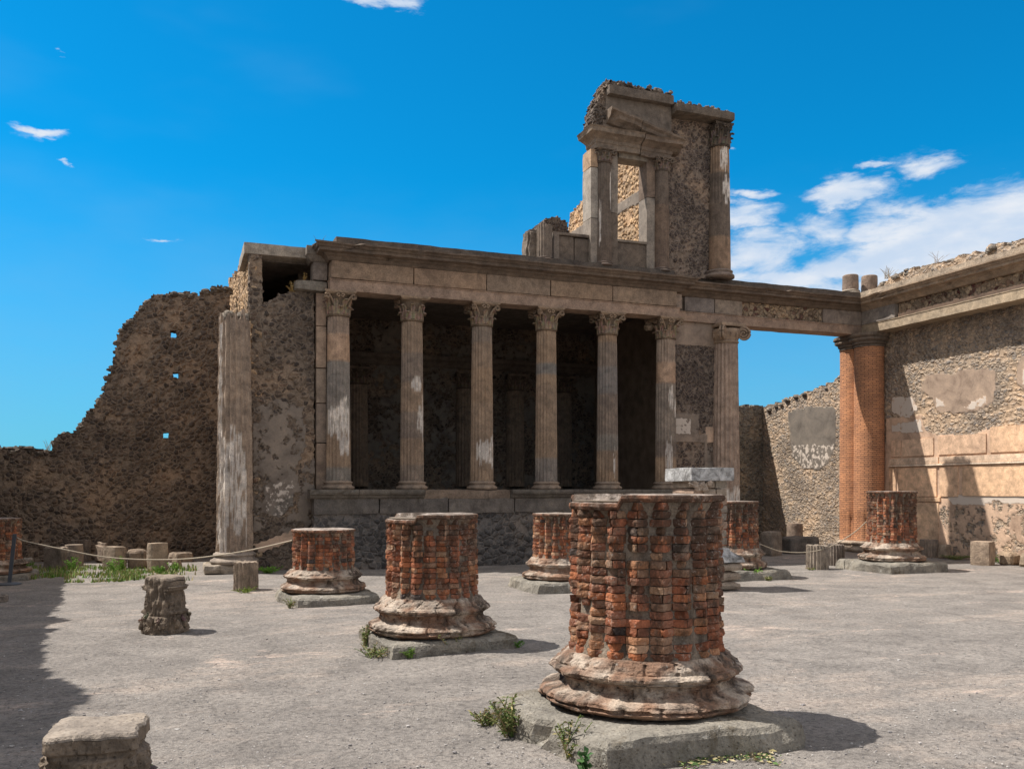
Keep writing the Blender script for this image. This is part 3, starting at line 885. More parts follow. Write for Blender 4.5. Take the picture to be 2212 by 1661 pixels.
mb = MB()
frieze_blocks(mb, [714, 893, 1050, 1188, 1322, 1461], 18.86, 6.165, 6.53,
              [(0.26, 0.187, 0.136), (0.285, 0.20, 0.143), (0.25, 0.188, 0.143), (0.28, 0.20, 0.142), (0.27, 0.20, 0.148)])
frieze_blocks(mb, [1478, 1543, 1603], 19.22, 6.165, 6.53, [(0.22, 0.19, 0.175), (0.27, 0.22, 0.18)], 0.02)
xa, xb = onY(1777, 19.22), XE
mb.box(xa, xb + 0.1, 19.20, 19.64, 6.165, 6.53, (0.25, 0.205, 0.175), step=0.12, wob=0.005, rnd=0.008)
mb.box(XS - 0.0, XS + 0.16, 19.0, 19.5, 6.165, 6.53, (0.29, 0.23, 0.19), step=0.12, wob=0.005, rnd=0.01)
mb.box(3.1, XE + .3, 19.28, 19.6, 6.15, 6.52, (0.2, 0.16, 0.13))
hp(mb, 'frieze', M_TUFA)
o = hl_(lattice_wall('frieze_rubble_fill', M_RUBF, 'X', 19.25, 0.3, onY(1603, 19.22), onY(1777, 19.22), 6.165, [(0, 6.52), (30, 6.52)], 0.03, parent=hall, jag=0, seed=8, nd=1))
mb = MB()
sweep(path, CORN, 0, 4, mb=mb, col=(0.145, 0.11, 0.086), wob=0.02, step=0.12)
hp(mb, 'cornice', M_TUFA)
mb = MB()
ppath = [(3.2, 19.5), (3.2, 18.93), (XS - 0.1, 18.93), (XS - 0.1, 19.27), (XE, 19.27), (XE, 10)]
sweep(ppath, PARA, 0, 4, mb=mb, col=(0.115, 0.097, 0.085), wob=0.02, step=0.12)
hp(mb, 'parapet', M_LAVA)

# set-back corner piece at the left end
mb = MB((0.27, 0.22, 0.185))
X0 = onY(638, 19.12)
mb.box(X0, 3.05, 19.12, 19.6, 5.93, 6.15, (0.26, 0.23, 0.195), step=0.12, wob=0.012, rnd=0.03)
mb.box(onY(676, 19.12), 3.05, 19.14, 19.6, 6.16, 6.55, (0.24, 0.20, 0.175), step=0.12, wob=0.01, rnd=0.02)
sweep([(onY(672, 19.12), 19.6), (onY(672, 19.12), 19.14), (3.04, 19.14)], [(0.0, 6.55), (0.05, 6.60), (0.08, 6.66), (0.1, 6.68), (0.1, 6.86), (-0.3, 6.86), (-0.3, 6.55)], mb=mb, col=(0.22, 0.19, 0.165), wob=0.015)
hp(mb, 'corner_entablature', M_TUFA)
# pier behind column one
mb = MB(); z = 1.7
for h, c in ((1.0, (0.27, 0.205, 0.16)), (0.85, (0.24, 0.19, 0.155)), (0.75, (0.30, 0.235, 0.185)), (0.9, (0.36, 0.265, 0.2)), (0.72, (0.36, 0.26, 0.195))):
    mb.box(onY(682, 19.3), onY(704, 19.3), 19.22, 19.75, z + 0.004, z + h - 0.004, c, step=0.15, wob=0.006, rnd=0.012, seed=z); z += h
hp(mb, 'corner_pier', M_TUFA)

# side room front wall at the left: rubble, plaster below, ragged top with a dark opening above
YL = 19.30
prof = [(u, v) for u, v in ((540, 686), (551, 672), (566, 654), (587, 650), (598, 642), (606, 634), (630, 632), (640, 626), (655, 626), (668, 626), (684, 626))]
topL = [pY(u, v, YL) for u, v in prof]
PL = [[pY(u, v, YL) for u, v in poly] for poly in (
    [(548, 880), (600, 860), (655, 880), (662, 960), (640, 1010), (650, 1060), (600, 1080), (575, 1140), (548, 1150)],
    [(655, 1000), (690, 980), (690, 1110), (640, 1170), (600, 1150), (640, 1090)])]
PW = [pY(u, v, YL) for u, v in [(575, 1050), (640, 1030), (636, 1090), (600, 1120), (570, 1100)]]
PO = [pY(u, v, YL) for u, v in [(548, 1175), (590, 1160), (635, 1145), (640, 1165), (560, 1195)]]


def left_cover(s, z):
    r = 0.0; g_ = 0.0; b = 0.0
    if any(in_poly(s, z, p) for p in PL): r = 0.60; g_ = 0.08; b = 0.16
    if in_poly(s, z, PW): r = 0.8; b = 0.45
    if in_poly(s, z, PO): r = 1.0; g_ = 0.8; b = 0
    return (r, g_, b)


hl_(lattice_wall('side_room_wall', M_RUB, 'X', YL, 0.45, onY(543, YL), onY(684, YL), -0.05, topL, 0.05, parent=hall, jag=0.12, seed=11, cover=left_cover))
# ragged pier left of the dark opening
hl_(lattice_wall('opening_jamb', M_RUB, 'X', YL - 0.01, 0.35, onY(538, YL), onY(567, YL), zt(690, 1.6, YL), [(0, 6.62), (5, 6.62)], 0.045, parent=hall, jag=0.03, seed=12))
# lit side wall of the room, facing left
XB = onY(541, YL)
tp = [(YL, 6.62), (19.8, 6.85), (21, 7.0), (22.9, 7.15), (25, 7.4), (27.6, 7.7)]
hl_(lattice_wall('room_side_wall', M_RUBO, 'Y', XB, 0.22, YL + 0.02, 27.6, -0.05, tp, 0.06, parent=hall, jag=0.3, seed=14, nd=2))
mb = MB((0.33, 0.29, 0.25))
mb.box(onY(527, 19.28), onY(669, 19.28), 19.28, 21.0, 6.63, 6.87, step=0.14, wob=0.006, rnd=0.015)
hp(mb, 'room_roof_slab', M_LAVA)
mb = MB((0.2, 0.17, 0.15)); mb.box(XB + 0.3, 13.0, 19.7, 27.6, 6.60, 6.80)
hp(mb, 'roof', M_LAVA)
mb = MB((0.1, 0.08, 0.07)); mb.box(XB + 0.46, 13.1, 25.6, 26.0, 0, 6.6)
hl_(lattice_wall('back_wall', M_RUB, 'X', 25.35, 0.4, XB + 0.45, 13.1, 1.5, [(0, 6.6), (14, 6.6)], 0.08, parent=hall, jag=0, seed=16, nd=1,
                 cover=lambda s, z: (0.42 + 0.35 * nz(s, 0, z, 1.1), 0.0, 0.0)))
mb = MB((0.15, 0.12, 0.10))
sweep([(3.0, 25.3), (12.4, 25.3)], [(0, 5.3), (0.05, 5.35), (0.12, 5.45), (0.2, 5.5), (0.2, 5.62), (-0.1, 5.62), (-0.1, 5.3)], mb=mb, col=(0.15, 0.12, 0.1))
hp(mb, 'inner_cornice', M_TUFA)
mb = MB((0.12, 0.1, 0.085)); mb.box(2.62, 2.75, 20.6, 25.4, 1.69, 6.6); hp(mb, 'inner_left_wall', M_DARK)
mb = MB((0.12, 0.1, 0.085)); mb.box(12.42, 12.9, 19.72, 25.4, 1.69, 6.6); hp(mb, 'inner_right_wall', M_DARK)
proto = None
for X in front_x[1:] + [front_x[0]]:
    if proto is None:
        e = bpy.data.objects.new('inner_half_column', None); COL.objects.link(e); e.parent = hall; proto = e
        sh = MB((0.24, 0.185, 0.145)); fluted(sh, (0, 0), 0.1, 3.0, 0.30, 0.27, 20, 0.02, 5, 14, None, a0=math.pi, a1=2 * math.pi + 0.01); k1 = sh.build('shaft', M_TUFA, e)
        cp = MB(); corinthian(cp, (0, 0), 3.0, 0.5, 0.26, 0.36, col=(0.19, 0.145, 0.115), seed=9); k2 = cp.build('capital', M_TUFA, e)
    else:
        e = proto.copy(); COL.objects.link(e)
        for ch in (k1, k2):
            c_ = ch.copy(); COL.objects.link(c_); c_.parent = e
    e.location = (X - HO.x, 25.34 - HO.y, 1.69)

# right bay: rubble wall between the last front column and the tall half column
YRW = 19.32
def rb_cover(s, z):
    if z > 5.35: return (1.0, 0.25, 0.0)
    u0, u1 = onY(1460, YRW), onY(1540, YRW)
    t = (s - u0) / (u1 - u0)
    if 2.15 < z < 3.1 and t < 0.85: return (0.0, 0, 0) if z < 2.9 and t < .78 else (1, 0.2, 0.1)
    if 2.9 < z < 3.6 and t < 0.62: return (0.8, 0.12, 0.6 if (t < 0.4 and z < 3.5) else 0.05)
    if 2.1 < z <= 2.9: return (0.5, 0.1, 0.3)
    if t > 0.8 and z < 3.3: return (1, 0.8, 0)
    return (0.25 if z < 4.4 else 0, 0.1, 0)
hl_(lattice_wall('bay_wall', M_RUBT, 'X', YRW, 0.5, onY(1452, YRW), onY(1560, YRW), -0.05, [(0, 5.92), (20, 5.92)], 0.04, parent=hall, jag=0, seed=21, cover=rb_cover, nd=1))


def tall_half_column(name, label, u, Y, r0, r1, z0, z1, seed, patches, cap, rag=0.0, base=True, col=C_TAN, mat=M_TUFA, n=20, depth=0.028, wear=0.006, a_lo=0.0):
    X = onY(u, Y)
    e = bpy.data.objects.new(name, None); COL.objects.link(e); e.parent = hall; e.location = (X - HO.x, Y - HO.y, 0); e['label'] = label
    sh = MB(col)
    fluted(sh, (0, 0), z0, z1, r0, r1, n, depth, 6, 60, stone_colf(seed, base=col, patches=patches, drums=[(0, 9, col)]), rag=rag, seed=seed, wear=wear)
    sh.build('shaft', mat, e)
    if base:
        b = MB((0.30, 0.255, 0.22)); stone_base(b, (0, 0), z0 - 0.24, r0, 0.25, seed=seed, wob=0.02); b.build('base', mat, e, smooth=True)
    if cap:
        cp = MB(); cap(cp); cp.build('capital', mat, e)
    return e, X


e, XLc = tall_half_column('half_column', 'tall weathered half column with streaks of pale stucco, its top broken off', 507, 19.10, 0.365, 0.31, 0.42, 5.28, 31,
                 [(sv - 0.1, 2.1, 0.5, 0.7), (sv - 0.9, 1.5, 0.35, 1.2), (sv + 0.5, 1.3, 0.2, 0.6), (sv - 1.2, 3.6, 0.2, 1.4), (sv + 0.1, 1.1, 0.25, 0.5)], None, rag=0.3, col=(0.34, 0.265, 0.21), mat=M_LAVA, n=20, depth=0.035, wear=0.022)
b = MB((0.36, 0.31, 0.26))
b.box(-0.62, 0.45, -0.42, 0.5, 0.0, 0.19, step=0.1, wob=0.03, rnd=0.05, seed=4)
b.build('plinth', M_PLINTH, e)
b = MB(); [blob(b, (0.22 * math.cos(k * 1.3), 0.2 * math.sin(k * 1.3), 5.2 + 0.03 * (k % 3)), 0.09, (0.22, 0.19, 0.16), k) for k in range(9)]
b.build('rubble_core', M_LAVA, e)
e2, XRc = tall_half_column('half_column', 'tall fluted half column with scroll capital at the right end of the hall', 1568, 19.22, 0.36, 0.30, 0.3, 5.40, 33,
                 [(sv, 1.5, 1.6, 0.25)], lambda cp: ionic(cp, (0, 0), 5.40, 0.50, 0.30, 0.40), col=(0.36, 0.275, 0.225), n=20, depth=0.034)

# ------------------------------------------------ upper storey
UY = 19.10
up = bpy.data.objects.new('upper_storey', None); COL.objects.link(up); up.parent = hall; up.location = (-HO.x, -HO.y, 7.0 * 0.025); up.scale = (1, 1, 0.975)
up['label'] = 'tall broken upper storey with a window, half columns and a tilted pediment'


def upart(mb, name, mat, smooth=False):
    return mb.build(name, mat, up, smooth=smooth)


tz0 = 7.02
wl0, wl1 = onY(1445, UY), onY(1545, UY)
lattice_wall('rubble_wall', M_RUBT, 'X', 19.2, 0.45, wl0, wl1 + 0.1, tz0, [(0, 11.05), (20, 11.05)], 0.04, parent=up, jag=0, seed=25, nd=1)
# right hand column with base and capital
Xc = onY(1556, UY)
mb = MB(); stone_base(mb, (Xc, UY + 0.05), 7.04, 0.29, 0.2, (0.24, 0.19, 0.16))
upart(mb, 'column_base', M_TUFA, True)
mb = MB()
fluted(mb, (Xc, UY + 0.05), 7.23, 10.40, 0.285, 0.245, 20, 0.018, 6, 50,
       stone_colf(71, drums=[(7.2, 8.1, (0.27, 0.185, 0.13)), (8.1, 9.0, (0.155, 0.122, 0.10)), (9.0, 9.75, (0.145, 0.117, 0.098)), (9.75, 10.5, (0.25, 0.18, 0.13))],
                  patches=[(sv + 0.45, 9.3, 0.5, 0.28), (sv, 10.1, 0.35, 0.3)]), flat=[(7.2, 8.95)])
upart(mb, 'column_shaft', M_TUFA)
mb = MB(); corinthian(mb, (Xc, UY + 0.05), 10.40, 0.62, 0.245, 0.265, (0.125, 0.10, 0.083), seed=12)
upart(mb, 'column_capital', M_TUFA)
# top slab course: right part lower and flatter, left part standing forward
mb = MB((0.145, 0.12, 0.10))
mb.box(onY(1448, UY), onY(1573, UY), UY - 0.32, UY + 0.5, 11.04, 11.25, step=0.1, wob=0.012, rnd=0.025)
XLt = onY(1303, UY)
mb.box(XLt + 0.05, onY(1447, UY), UY - 0.22, UY + 0.5, 11.22, 11.46, (0.155, 0.128, 0.108), step=0.1, wob=0.012, rnd=0.025, seed=2)
upart(mb, 'top_slab', M_LAVA)
mb = MB((0.175, 0.145, 0.122))
mb.box(onY(1306, UY), onY(1448, UY), UY - 0.05, UY + 0.45, 10.2, 11.24, step=0.12, wob=0.008, rnd=0.01)
upart(mb, 'attic_wall', M_TUFA)
# crest of lava stones along the broken top, and down the ragged left edge
mb = MB(); rr = random.Random(3)
mb2 = MB()
for k in range(150):
    t = (k + rr.random()) / 150; x_ = onY(1306, UY) + t * (onY(1570, UY) - onY(1306, UY))
    zb = 11.50 if x_ < onY(1447, UY) else 11.30
    c = rr.uniform(0.09, 0.17)
    blob(mb if x_ < onY(1447, UY) else mb2, (x_, UY - 0.12 + rr.uniform(-0.05, 0.45), zb + rr.uniform(-0.02, 0.07)), rr.uniform(0.035, 0.075), (c * 1.15, c * 0.95, c * 0.82), k, (1.1, 1, 0.9), 7, 5, 0.34)
upart(mb, 'broken_stone_crest', M_LAVA); upart(mb2, 'broken_stone_crest', M_LAVA)
M_RUBC = mat_rubble('crest_rubble', [(0.11, 0.09, 0.078), (0.15, 0.122, 0.10), (0.19, 0.15, 0.12)], (0.16, 0.128, 0.104), sc=8.5, stretch=1.5, disp=0.07, edge=0.12)
lattice_wall('crest_rubble', M_RUBC, 'X', UY - 0.10, 0.55, onY(1306, UY), onY(1446, UY), 11.44, [(9, 11.62), (onY(1345, UY), 11.58), (onY(1350, UY), 11.54), (onY(1446, UY), 11.52)], 0.035, parent=up, jag=0.07, seed=71, nd=4)
lattice_wall('crest_rubble', M_RUBC, 'X', UY - 0.16, 0.6, onY(1446, UY), onY(1568, UY), 11.24, [(9, 11.33), (onY(1568, UY), 11.30)], 0.035, parent=up, jag=0.06, seed=72, nd=4)
lattice_wall('broken_edge', M_RUBC, 'X', UY - 0.04, 0.5, onY(1279, UY), onY(1309, UY), 10.3, [(onY(1279, UY), 10.55), (onY(1284, UY), 10.95), (onY(1290, UY), 11.08), (onY(1294, UY), 11.25), (onY(1301, UY), 11.34), (onY(1304, UY), 11.52), (onY(1309, UY), 11.6)], 0.035, parent=up, jag=0.06, seed=73, nd=4)
# window entablature, left end with a return, broken right half, and the raking cornice of the pediment
xw0, xw1 = onY(1276, UY - 0.1), onY(1458, UY - 0.1)
xm = onY(1383, UY - 0.1)
EN = [(0.0, 9.90), (0.0, 10.02), (0.02, 10.04), (0.02, 10.12), (0.08, 10.16), (0.16, 10.20), (0.22, 10.22), (0.24, 10.30), (0.27, 10.33), (-0.4, 10.34), (-0.4, 9.90)]
mb = MB()
sweep([(xw0 + 0.14, UY + 0.42), (xw0 + 0.14, UY - 0.1), (xm, UY - 0.1)], EN, mb=mb, col=(0.21, 0.168, 0.135), wob=0.028, step=0.08)
sweep([(xm + 0.02, UY - 0.1), (xw1 - 0.1, UY - 0.1), (xw1 - 0.1, UY + 0.3)], [(o, z - 0.03) for o, z in EN], mb=mb, col=(0.18, 0.14, 0.112), wob=0.03, step=0.08)
upart(mb, 'window_entablature', M_TUFA)
mb = MB()
z_a, z_b = 10.83, 10.36; xa_, xb_ = onY(1311, UY - 0.1), onY(1466, UY - 0.1)
PR = [(-0.02, -0.30), (0.04, -0.28), (0.10, -0.22), (0.20, -0.16), (0.22, -0.08), (0.27, -0.03), (0.27, 0.02), (-0.25, 0.03), (-0.25, -0.30)]
for (ta, tb, dz_, c) in ((0.0, 0.42, 0.0, (0.19, 0.148, 0.118)), (0.425, 1.0, -0.03, (0.165, 0.127, 0.10))):
    o = len(mb.v)
    sweep([(xa_ + (xb_ - xa_) * ta, UY - 0.1), (xa_ + (xb_ - xa_) * tb, UY - 0.1)], PR, mb=mb, col=c, wob=0.03, step=0.07)
    mb.xf(o, lambda x, y, z: (x, y, z + z_a + (z_b - z_a) * (x - xa_) / (xb_ - xa_) + dz_))
upart(mb, 'raking_cornice', M_TUFA)
mb = MB((0.22, 0.18, 0.15)); mb.box(onY(1300, UY), onY(1400, UY), UY - 0.06, UY + 0.3, 10.3, 10.62, step=0.12, wob=0.01)
upart(mb, 'pediment_panel', M_TUFA)
# piers, jambs, sill and the two engaged columns of the window
mb = MB()
def pier(u0, u1, ya, yb, zs, cols):
    for q in range(len(zs) - 1):
        mb.box(onY(u0, ya), onY(u1, ya), ya, yb, zs[q] + 0.004, zs[q + 1] - 0.004, cols[q % len(cols)], step=0.15, wob=0.006, rnd=0.01, seed=u0 + q)
GR = (0.26, 0.225, 0.195); G2 = (0.165, 0.132, 0.108); G3 = (0.19, 0.142, 0.112)
pier(1276, 1292, 19.08, 19.53, [7.05, 8.2, 9.45, 9.9], [GR, (0.33, 0.295, 0.26), (0.40, 0.28, 0.19)])
pier(1318, 1335, 19.12, 19.53, [7.05, 8.4, 9.9], [G2, GR])
pier(1397, 1415, 19.12, 19.53, [7.05, 8.9, 9.9], [GR, G3])
pier(1292, 1318, 19.2, 19.5, [7.05, 9.9], [(0.12, 0.1, 0.085)])
pier(1415, 1447, 19.2, 19.5, [7.05, 9.9], [(0.14, 0.115, 0.1)])
upart(mb, 'window_pier', M_TUFA)
mb = MB((0.22, 0.185, 0.16))
mb.box(onY(1335, 19.14), onY(1397, 19.14), 19.16, 19.5, 7.05, 7.70, (0.14, 0.112, 0.093), step=0.12, wob=0.008, rnd=0.01)
upart(mb, 'window_apron', M_TUFA); mb = MB()
mb.box(onY(1333, 19.14), onY(1399, 19.14), 19.12, 19.53, 7.705, 7.77, (0.22, 0.185, 0.155), step=0.1, wob=0.008, rnd=0.01)
upart(mb, 'window_sill', M_TUFA); mb = MB()
mb.box(onY(1335, 19.14), onY(1397, 19.14), 19.1, 19.5, 9.78, 9.9, (0.2, 0.17, 0.14), step=0.1, wob=0.008)
upart(mb, 'window_lintel', M_TUFA)
for (u, r_, drm, pt) in ((1305, 0.19, [(7, 7.75, (0.14, 0.108, 0.088)), (7.75, 8.6, (0.15, 0.12, 0.10)), (8.6, 9.7, (0.14, 0.113, 0.095))], [(sv + 0.8, 8.9, 0.12, 0.7), (sv - 0.9, 8.1, 0.12, 0.6)]),
                     (1430, 0.185, [(7, 7.8, (0.165, 0.12, 0.095)), (7.8, 8.7, (0.18, 0.13, 0.10)), (8.7, 9.7, (0.145, 0.115, 0.096))], [])):
    Xq = onY(u, UY)
    e = bpy.data.objects.new('window_column', None); COL.objects.link(e); e.parent = up; e.location = (Xq, UY + 0.04, 0)
    e['label'] = 'dark half column %s of the upper window' % ('left' if u < 1400 else 'right')
    mb = MB(); fluted(mb, (0, 0), 7.1, 9.56, r_ + 0.01, r_ - 0.01, 16, 0.014, 6, 40, stone_colf(u, drums=drm, patches=pt), flat=[(7, 7.8)] if u < 1400 else [(7, 9.8)])
    # kept inside the three-level limit: shaft, base and capital are one carved piece
    stone_base(mb, (0, 0), 7.04, r_ + 0.01, 0.1, (0.2, 0.16, 0.14))
    corinthian(mb, (0, 0), 9.56, 0.35, r_ - 0.01, 0.24, (0.21, 0.165, 0.132), seed=u)
    o_ = mb.build('window_column', M_TUFA, up); o_.location = e.location; o_['label'] = e['label']
    bpy.data.objects.remove(e)
# parapet panels left of the window, stump of a fluted column, rough blocks behind
mb = MB()
mb.box(onY(1197, 19.2), onY(1240, 19.2), 19.2, 19.5, 7.05, 7.72, (0.15, 0.12, 0.10), step=0.12, wob=0.008, rnd=0.012)
mb.box(onY(1241, 19.2), onY(1280, 19.2), 19.2, 19.5, 7.05, 7.70, (0.13, 0.105, 0.088), step=0.12, wob=0.008, rnd=0.012, seed=3)
mb.box(onY(1196, 19.2), onY(1277, 19.2), 19.16, 19.53, 7.725, 7.80, (0.17, 0.138, 0.115), step=0.1, wob=0.012, rnd=0.012)
mb.box(onY(1194, 19.2), onY(1206, 19.2), 19.15, 19.5, 7.05, 7.78, (0.2, 0.165, 0.14), step=0.1, wob=0.008)
upart(mb, 'parapet_panel', M_TUFA)
mb = MB()
stone_base(mb, (onY(1178, UY), UY + 0.05), 7.04, 0.18, 0.08, (0.2, 0.16, 0.14))
fluted(mb, (onY(1178, UY), UY + 0.05), 7.1, 7.9, 0.185, 0.18, 18, 0.018, 6, 14, stone_colf(5, drums=[(0, 9, (0.19, 0.155, 0.13))]), rag=0.05)
upart(mb, 'broken_column_stump', M_TUFA)
mb = MB((0.20, 0.165, 0.138)); mb.box(onY(1140, 19.35), onY(1172, 19.35), 19.35, 19.8, 7.05, 7.85, step=0.07, wob=0.05, rnd=0.14)
upart(mb, 'rough_pier_block', M_LAVA)
zc_ = zt(468, onY(1200, 20.8), 20.8)
lattice_wall('broken_vault', M_RUBT, 'X', 20.8, 0.8, onY(1172, 20.8), onY(1232, 20.8), 6.85, [(onY(1172, 20.8), zc_ - 0.25), (onY(1180, 20.8), zc_ - 0.02), (onY(1205, 20.8), zc_ + 0.02), (onY(1225, 20.8), zc_ - 0.08), (onY(1232, 20.8), zc_ - 0.5)], 0.05, parent=up, jag=0.05, seed=28)
# warm side wall running back behind the window
XW = 11.2
tpw = []
for (u, v) in ((1395, 300), (1340, 310), (1275, 395), (1262, 425), (1245, 440), (1232, 462), (1228, 500)):
    Yq = onX(u, XW); tpw.append((Yq, min(11.2, zt(v, XW, Yq))))
tpw = sorted(tpw); tpw[-1] = (tpw[-1][0], tpw[-1][1])
tpw = [(19.6, 11.2)] + [p for p in tpw if p[0] > 19.7]
lattice_wall('room_cross_wall', M_RUBO, 'Y', XW, 0.3, 19.66, tpw[-1][0] + 0.05, 6.8, tpw, 0.05, parent=up, jag=0.1, seed=29, nd=1,
             cover=lambda s, z: (1.0, 0.05, 0.35) if abs(z - 9.35 - (s - 22.5) * 0.02) < 0.16 else (0, 0, 0))

# ================================================================== LEFT RUBBLE WALL
YW = 23.4
lw = thing('rubble_wall', 'dark rubble stone wall with three small square holes and a torn sloping top, left of the hall', 'wall', (-1.5, YW, 0))
tl = [(-5.1, 3.0)] + [pY(u, v, YW) for u, v in ((-20, 968), (0, 968), (60, 970), (108, 975), (113, 968), (118, 950), (130, 940), (168, 932), (176, 915), (200, 880), (222, 845), (237, 800), (246, 765), (256, 725), (280, 695), (298, 672), (330, 640), (370, 634), (430, 634), (445, 628), (470, 622), (500, 624))]
hs = []
for (u, v, a, b) in ((376, 722, 6.5, 6.5), (379, 812, 6, 6), (359, 939, 6.5, 6.5)):
    X_, Z_ = pY(u, v, YW); hs.append((X_, Z_, a * 21.9 / F, b * 21.9 / F))
o = lattice_wall('masonry', M_RUB, 'X', YW, 0.45, -4.65, onY(498, YW), -0.05, tl, 0.045, hs, parent=lw, jag=0.11, seed=2, nd=2)
o.location = -Vector(lw.location)
mb = MB(); rr = random.Random(9)
for k in range(170):
    i = rr.random(); s = tl[1][0] + i * (tl[-1][0] - tl[1][0])
    z = float(np.interp(s, [p[0] for p in tl], [p[1] for p in tl]))
    c = rr.uniform(0.07, 0.17)
    blob(mb, (s, YW + rr.uniform(0.0, 0.45), z + rr.uniform(-0.1, 0.02)), rr.uniform(0.05, 0.10), (c, c * .84, c * .7), k, (1.2, 1, 0.75), 7, 5)
mb.build('crest_stones', M_LAVA, lw, -Vector(lw.location))

# side wall of the court, outside the frame on the left; its broken top casts the shade on the ground
XL = -4.6
sw = thing('side_wall', 'long dark rubble wall closing the left side of the court', 'wall', (XL, 10, 0))
sh_pts = [(145, 1262), (130, 1275), (135, 1300), (110, 1330), (112, 1345), (108, 1352), (100, 1400), (108, 1440), (118, 1465), (215, 1502), (150, 1545), (128, 1570), (140, 1640), (150, 1661)]
tops = [(24, 4.3)]
for (u, v) in sh_pts:
    X_, Y_, g_ = gp(u, v); h = (X_ - XL) / 0.56; tops.append((Y_ + 0.31 * h, h + g_))
sp = gp(165, 1340); tops.append((sp[1] + 0.31 * (sp[0] - XL) / 0.56, (sp[0] - XL) / 0.56))
tops += [(6.0, 6.4), (2, 6.6), (-4, 6.6)]
tops = sorted(tops)
o = lattice_wall('masonry', M_RUB, 'Y', XL - 0.5, 0.5, -4, 23.9, -0.05, tops, 0.12, parent=sw, jag=0.12, seed=42, nd=1)
o.location = -Vector(sw.location)

# ================================================================== RIGHT WALL OF THE COURT
XWR = 18.02
rw = thing('court_wall', 'tall sunlit wall on the right with peach plaster panels below rubble masonry and a stone cornice', 'wall', (XWR, 15, 0))
RO = -Vector(rw.location)
def polyX(pts): return [pX(u, v, XWR) for u, v in pts]
greyP = [polyX(p) for p in ([(1990, 840), (2000, 812), (2030, 806), (2055, 810), (2075, 800), (2130, 795), (2150, 800), (2152, 830), (2145, 870), (2120, 885), (2075, 893), (2025, 890), (2015, 862)],
                            [(2197, 790), (2206, 772), (2260, 760), (2260, 860), (2210, 838), (2196, 830)])]
whiteP = [polyX(p) for p in ([(2022, 858), (2040, 868), (2045, 880), (2022, 878)], [(2082, 880), (2100, 868), (2130, 855), (2132, 872), (2095, 888)], [(2208, 800), (2260, 790), (2260, 830), (2210, 830)],
                             [(1925, 860), (1970, 855), (1985, 885), (1960, 905), (1925, 890)], [(1925, 918), (1990, 905), (1995, 935), (1925, 935)])]
warmP = polyX([(1915, 905), (1990, 895), (2000, 930), (2030, 940), (2110, 938), (2130, 925), (2160, 930), (2300, 905), (2300, 1078), (2170, 1074), (2100, 1075), (2040, 1088), (2030, 1110), (2045, 1150), (2060, 1200), (1900, 1200)])
greyLow = polyX([(2040, 1068), (2300, 1062), (2300, 1090), (2180, 1088), (2150, 1082), (2120, 1092), (2090, 1088), (2060, 1092)])
edgeP = polyX([(2050, 1195), (2080, 1150), (2120, 1145), (2160, 1160), (2212, 1150), (2300, 1160), (2300, 1220), (2050, 1220)])
backP = [polyX(p) for p in ([(1702, 890), (1750, 878), (1806, 880), (1806, 960), (1790, 1000), (1770, 1015), (1735, 1012), (1712, 985)],)]


zB0_ = 1.72


def rw_cover(s, z):
    s = max(s, onX(2285, XWR))
    if s > 19.6:
        if any(in_poly(s, z, p) for p in backP):
            b = 0.48 if (z < zt(960, XWR, s) and z > zt(1012, XWR, s)) else 0.1
            return (1, 0.0, b)
        return (0.1, 0, 0)
    if s < onX(2040, XWR) and 0 < z < zB0_ and not in_poly(s, z, warmP) and not in_poly(s, z, greyLow): return (0.56, 0.72, 0.18)
    if any(in_poly(s, z, p) for p in whiteP): return (1, 0.6, 0.62)
    if any(in_poly(s, z, p) for p in greyP): return (1, 0.38, 0.08)
    if in_poly(s, z, greyLow): return (1, 0.3, 0.75)
    if in_poly(s, z, warmP): return (1, 0.85, 0.08)
    if in_poly(s, z, edgeP): return (1, 0.5, 0.3)
    return (0.0, 0, 0)


topR = [(3, 7.35), (14.5, 7.38), (17, 7.42), (18.6, 7.45), (19.35, 7.2), (19.6, 5.95), (20.0, 5.9), (20.25, 5.7), (20.4, 5.1), (20.9, 4.84), (22.5, 4.6), (24.2, 4.4), (27, 4.2), (31, 4.0)]
o = lattice_wall('masonry', M_RUBW, 'Y', XWR, 0.6, 9.0, 31, -0.05, topR, 0.05, parent=rw, jag=0.10, seed=6, cover=rw_cover, nd=2)
o.location = RO
mb = MB(); rr = random.Random(19)
for k in range(260):
    s = rr.uniform(9, 31); z = float(np.interp(s, [p[0] for p in topR], [p[1] for p in topR]))
    c = rr.uniform(0.13, 0.26)
    if s > 19.4: s = rr.uniform(19.4, 28); z = float(np.interp(s, [p[0] for p in topR], [p[1] for p in topR])) + rr.uniform(-0.15, 0.0)
    blob(mb, (XWR + rr.uniform(-0.02, 0.5), s, z + rr.uniform(-0.08, 0.05)), rr.uniform(0.06, 0.11), (c, c * .88, c * .76), k, (1, 1.2, 0.75), 7, 5)
for k in range(40):
    z = rr.uniform(4.8, 5.9); c = rr.uniform(0.1, 0.2)
    blob(mb, (XWR - 0.02, 19.95 + 0.35 * (5.9 - z) / 1.1 + rr.uniform(-0.05, 0.25), z), rr.uniform(0.06, 0.1), (c, c * .88, c * .78), k, (1, 1.2, 0.8), 7, 5)
mb.build('crest_stones', M_LAVA, rw, RO)
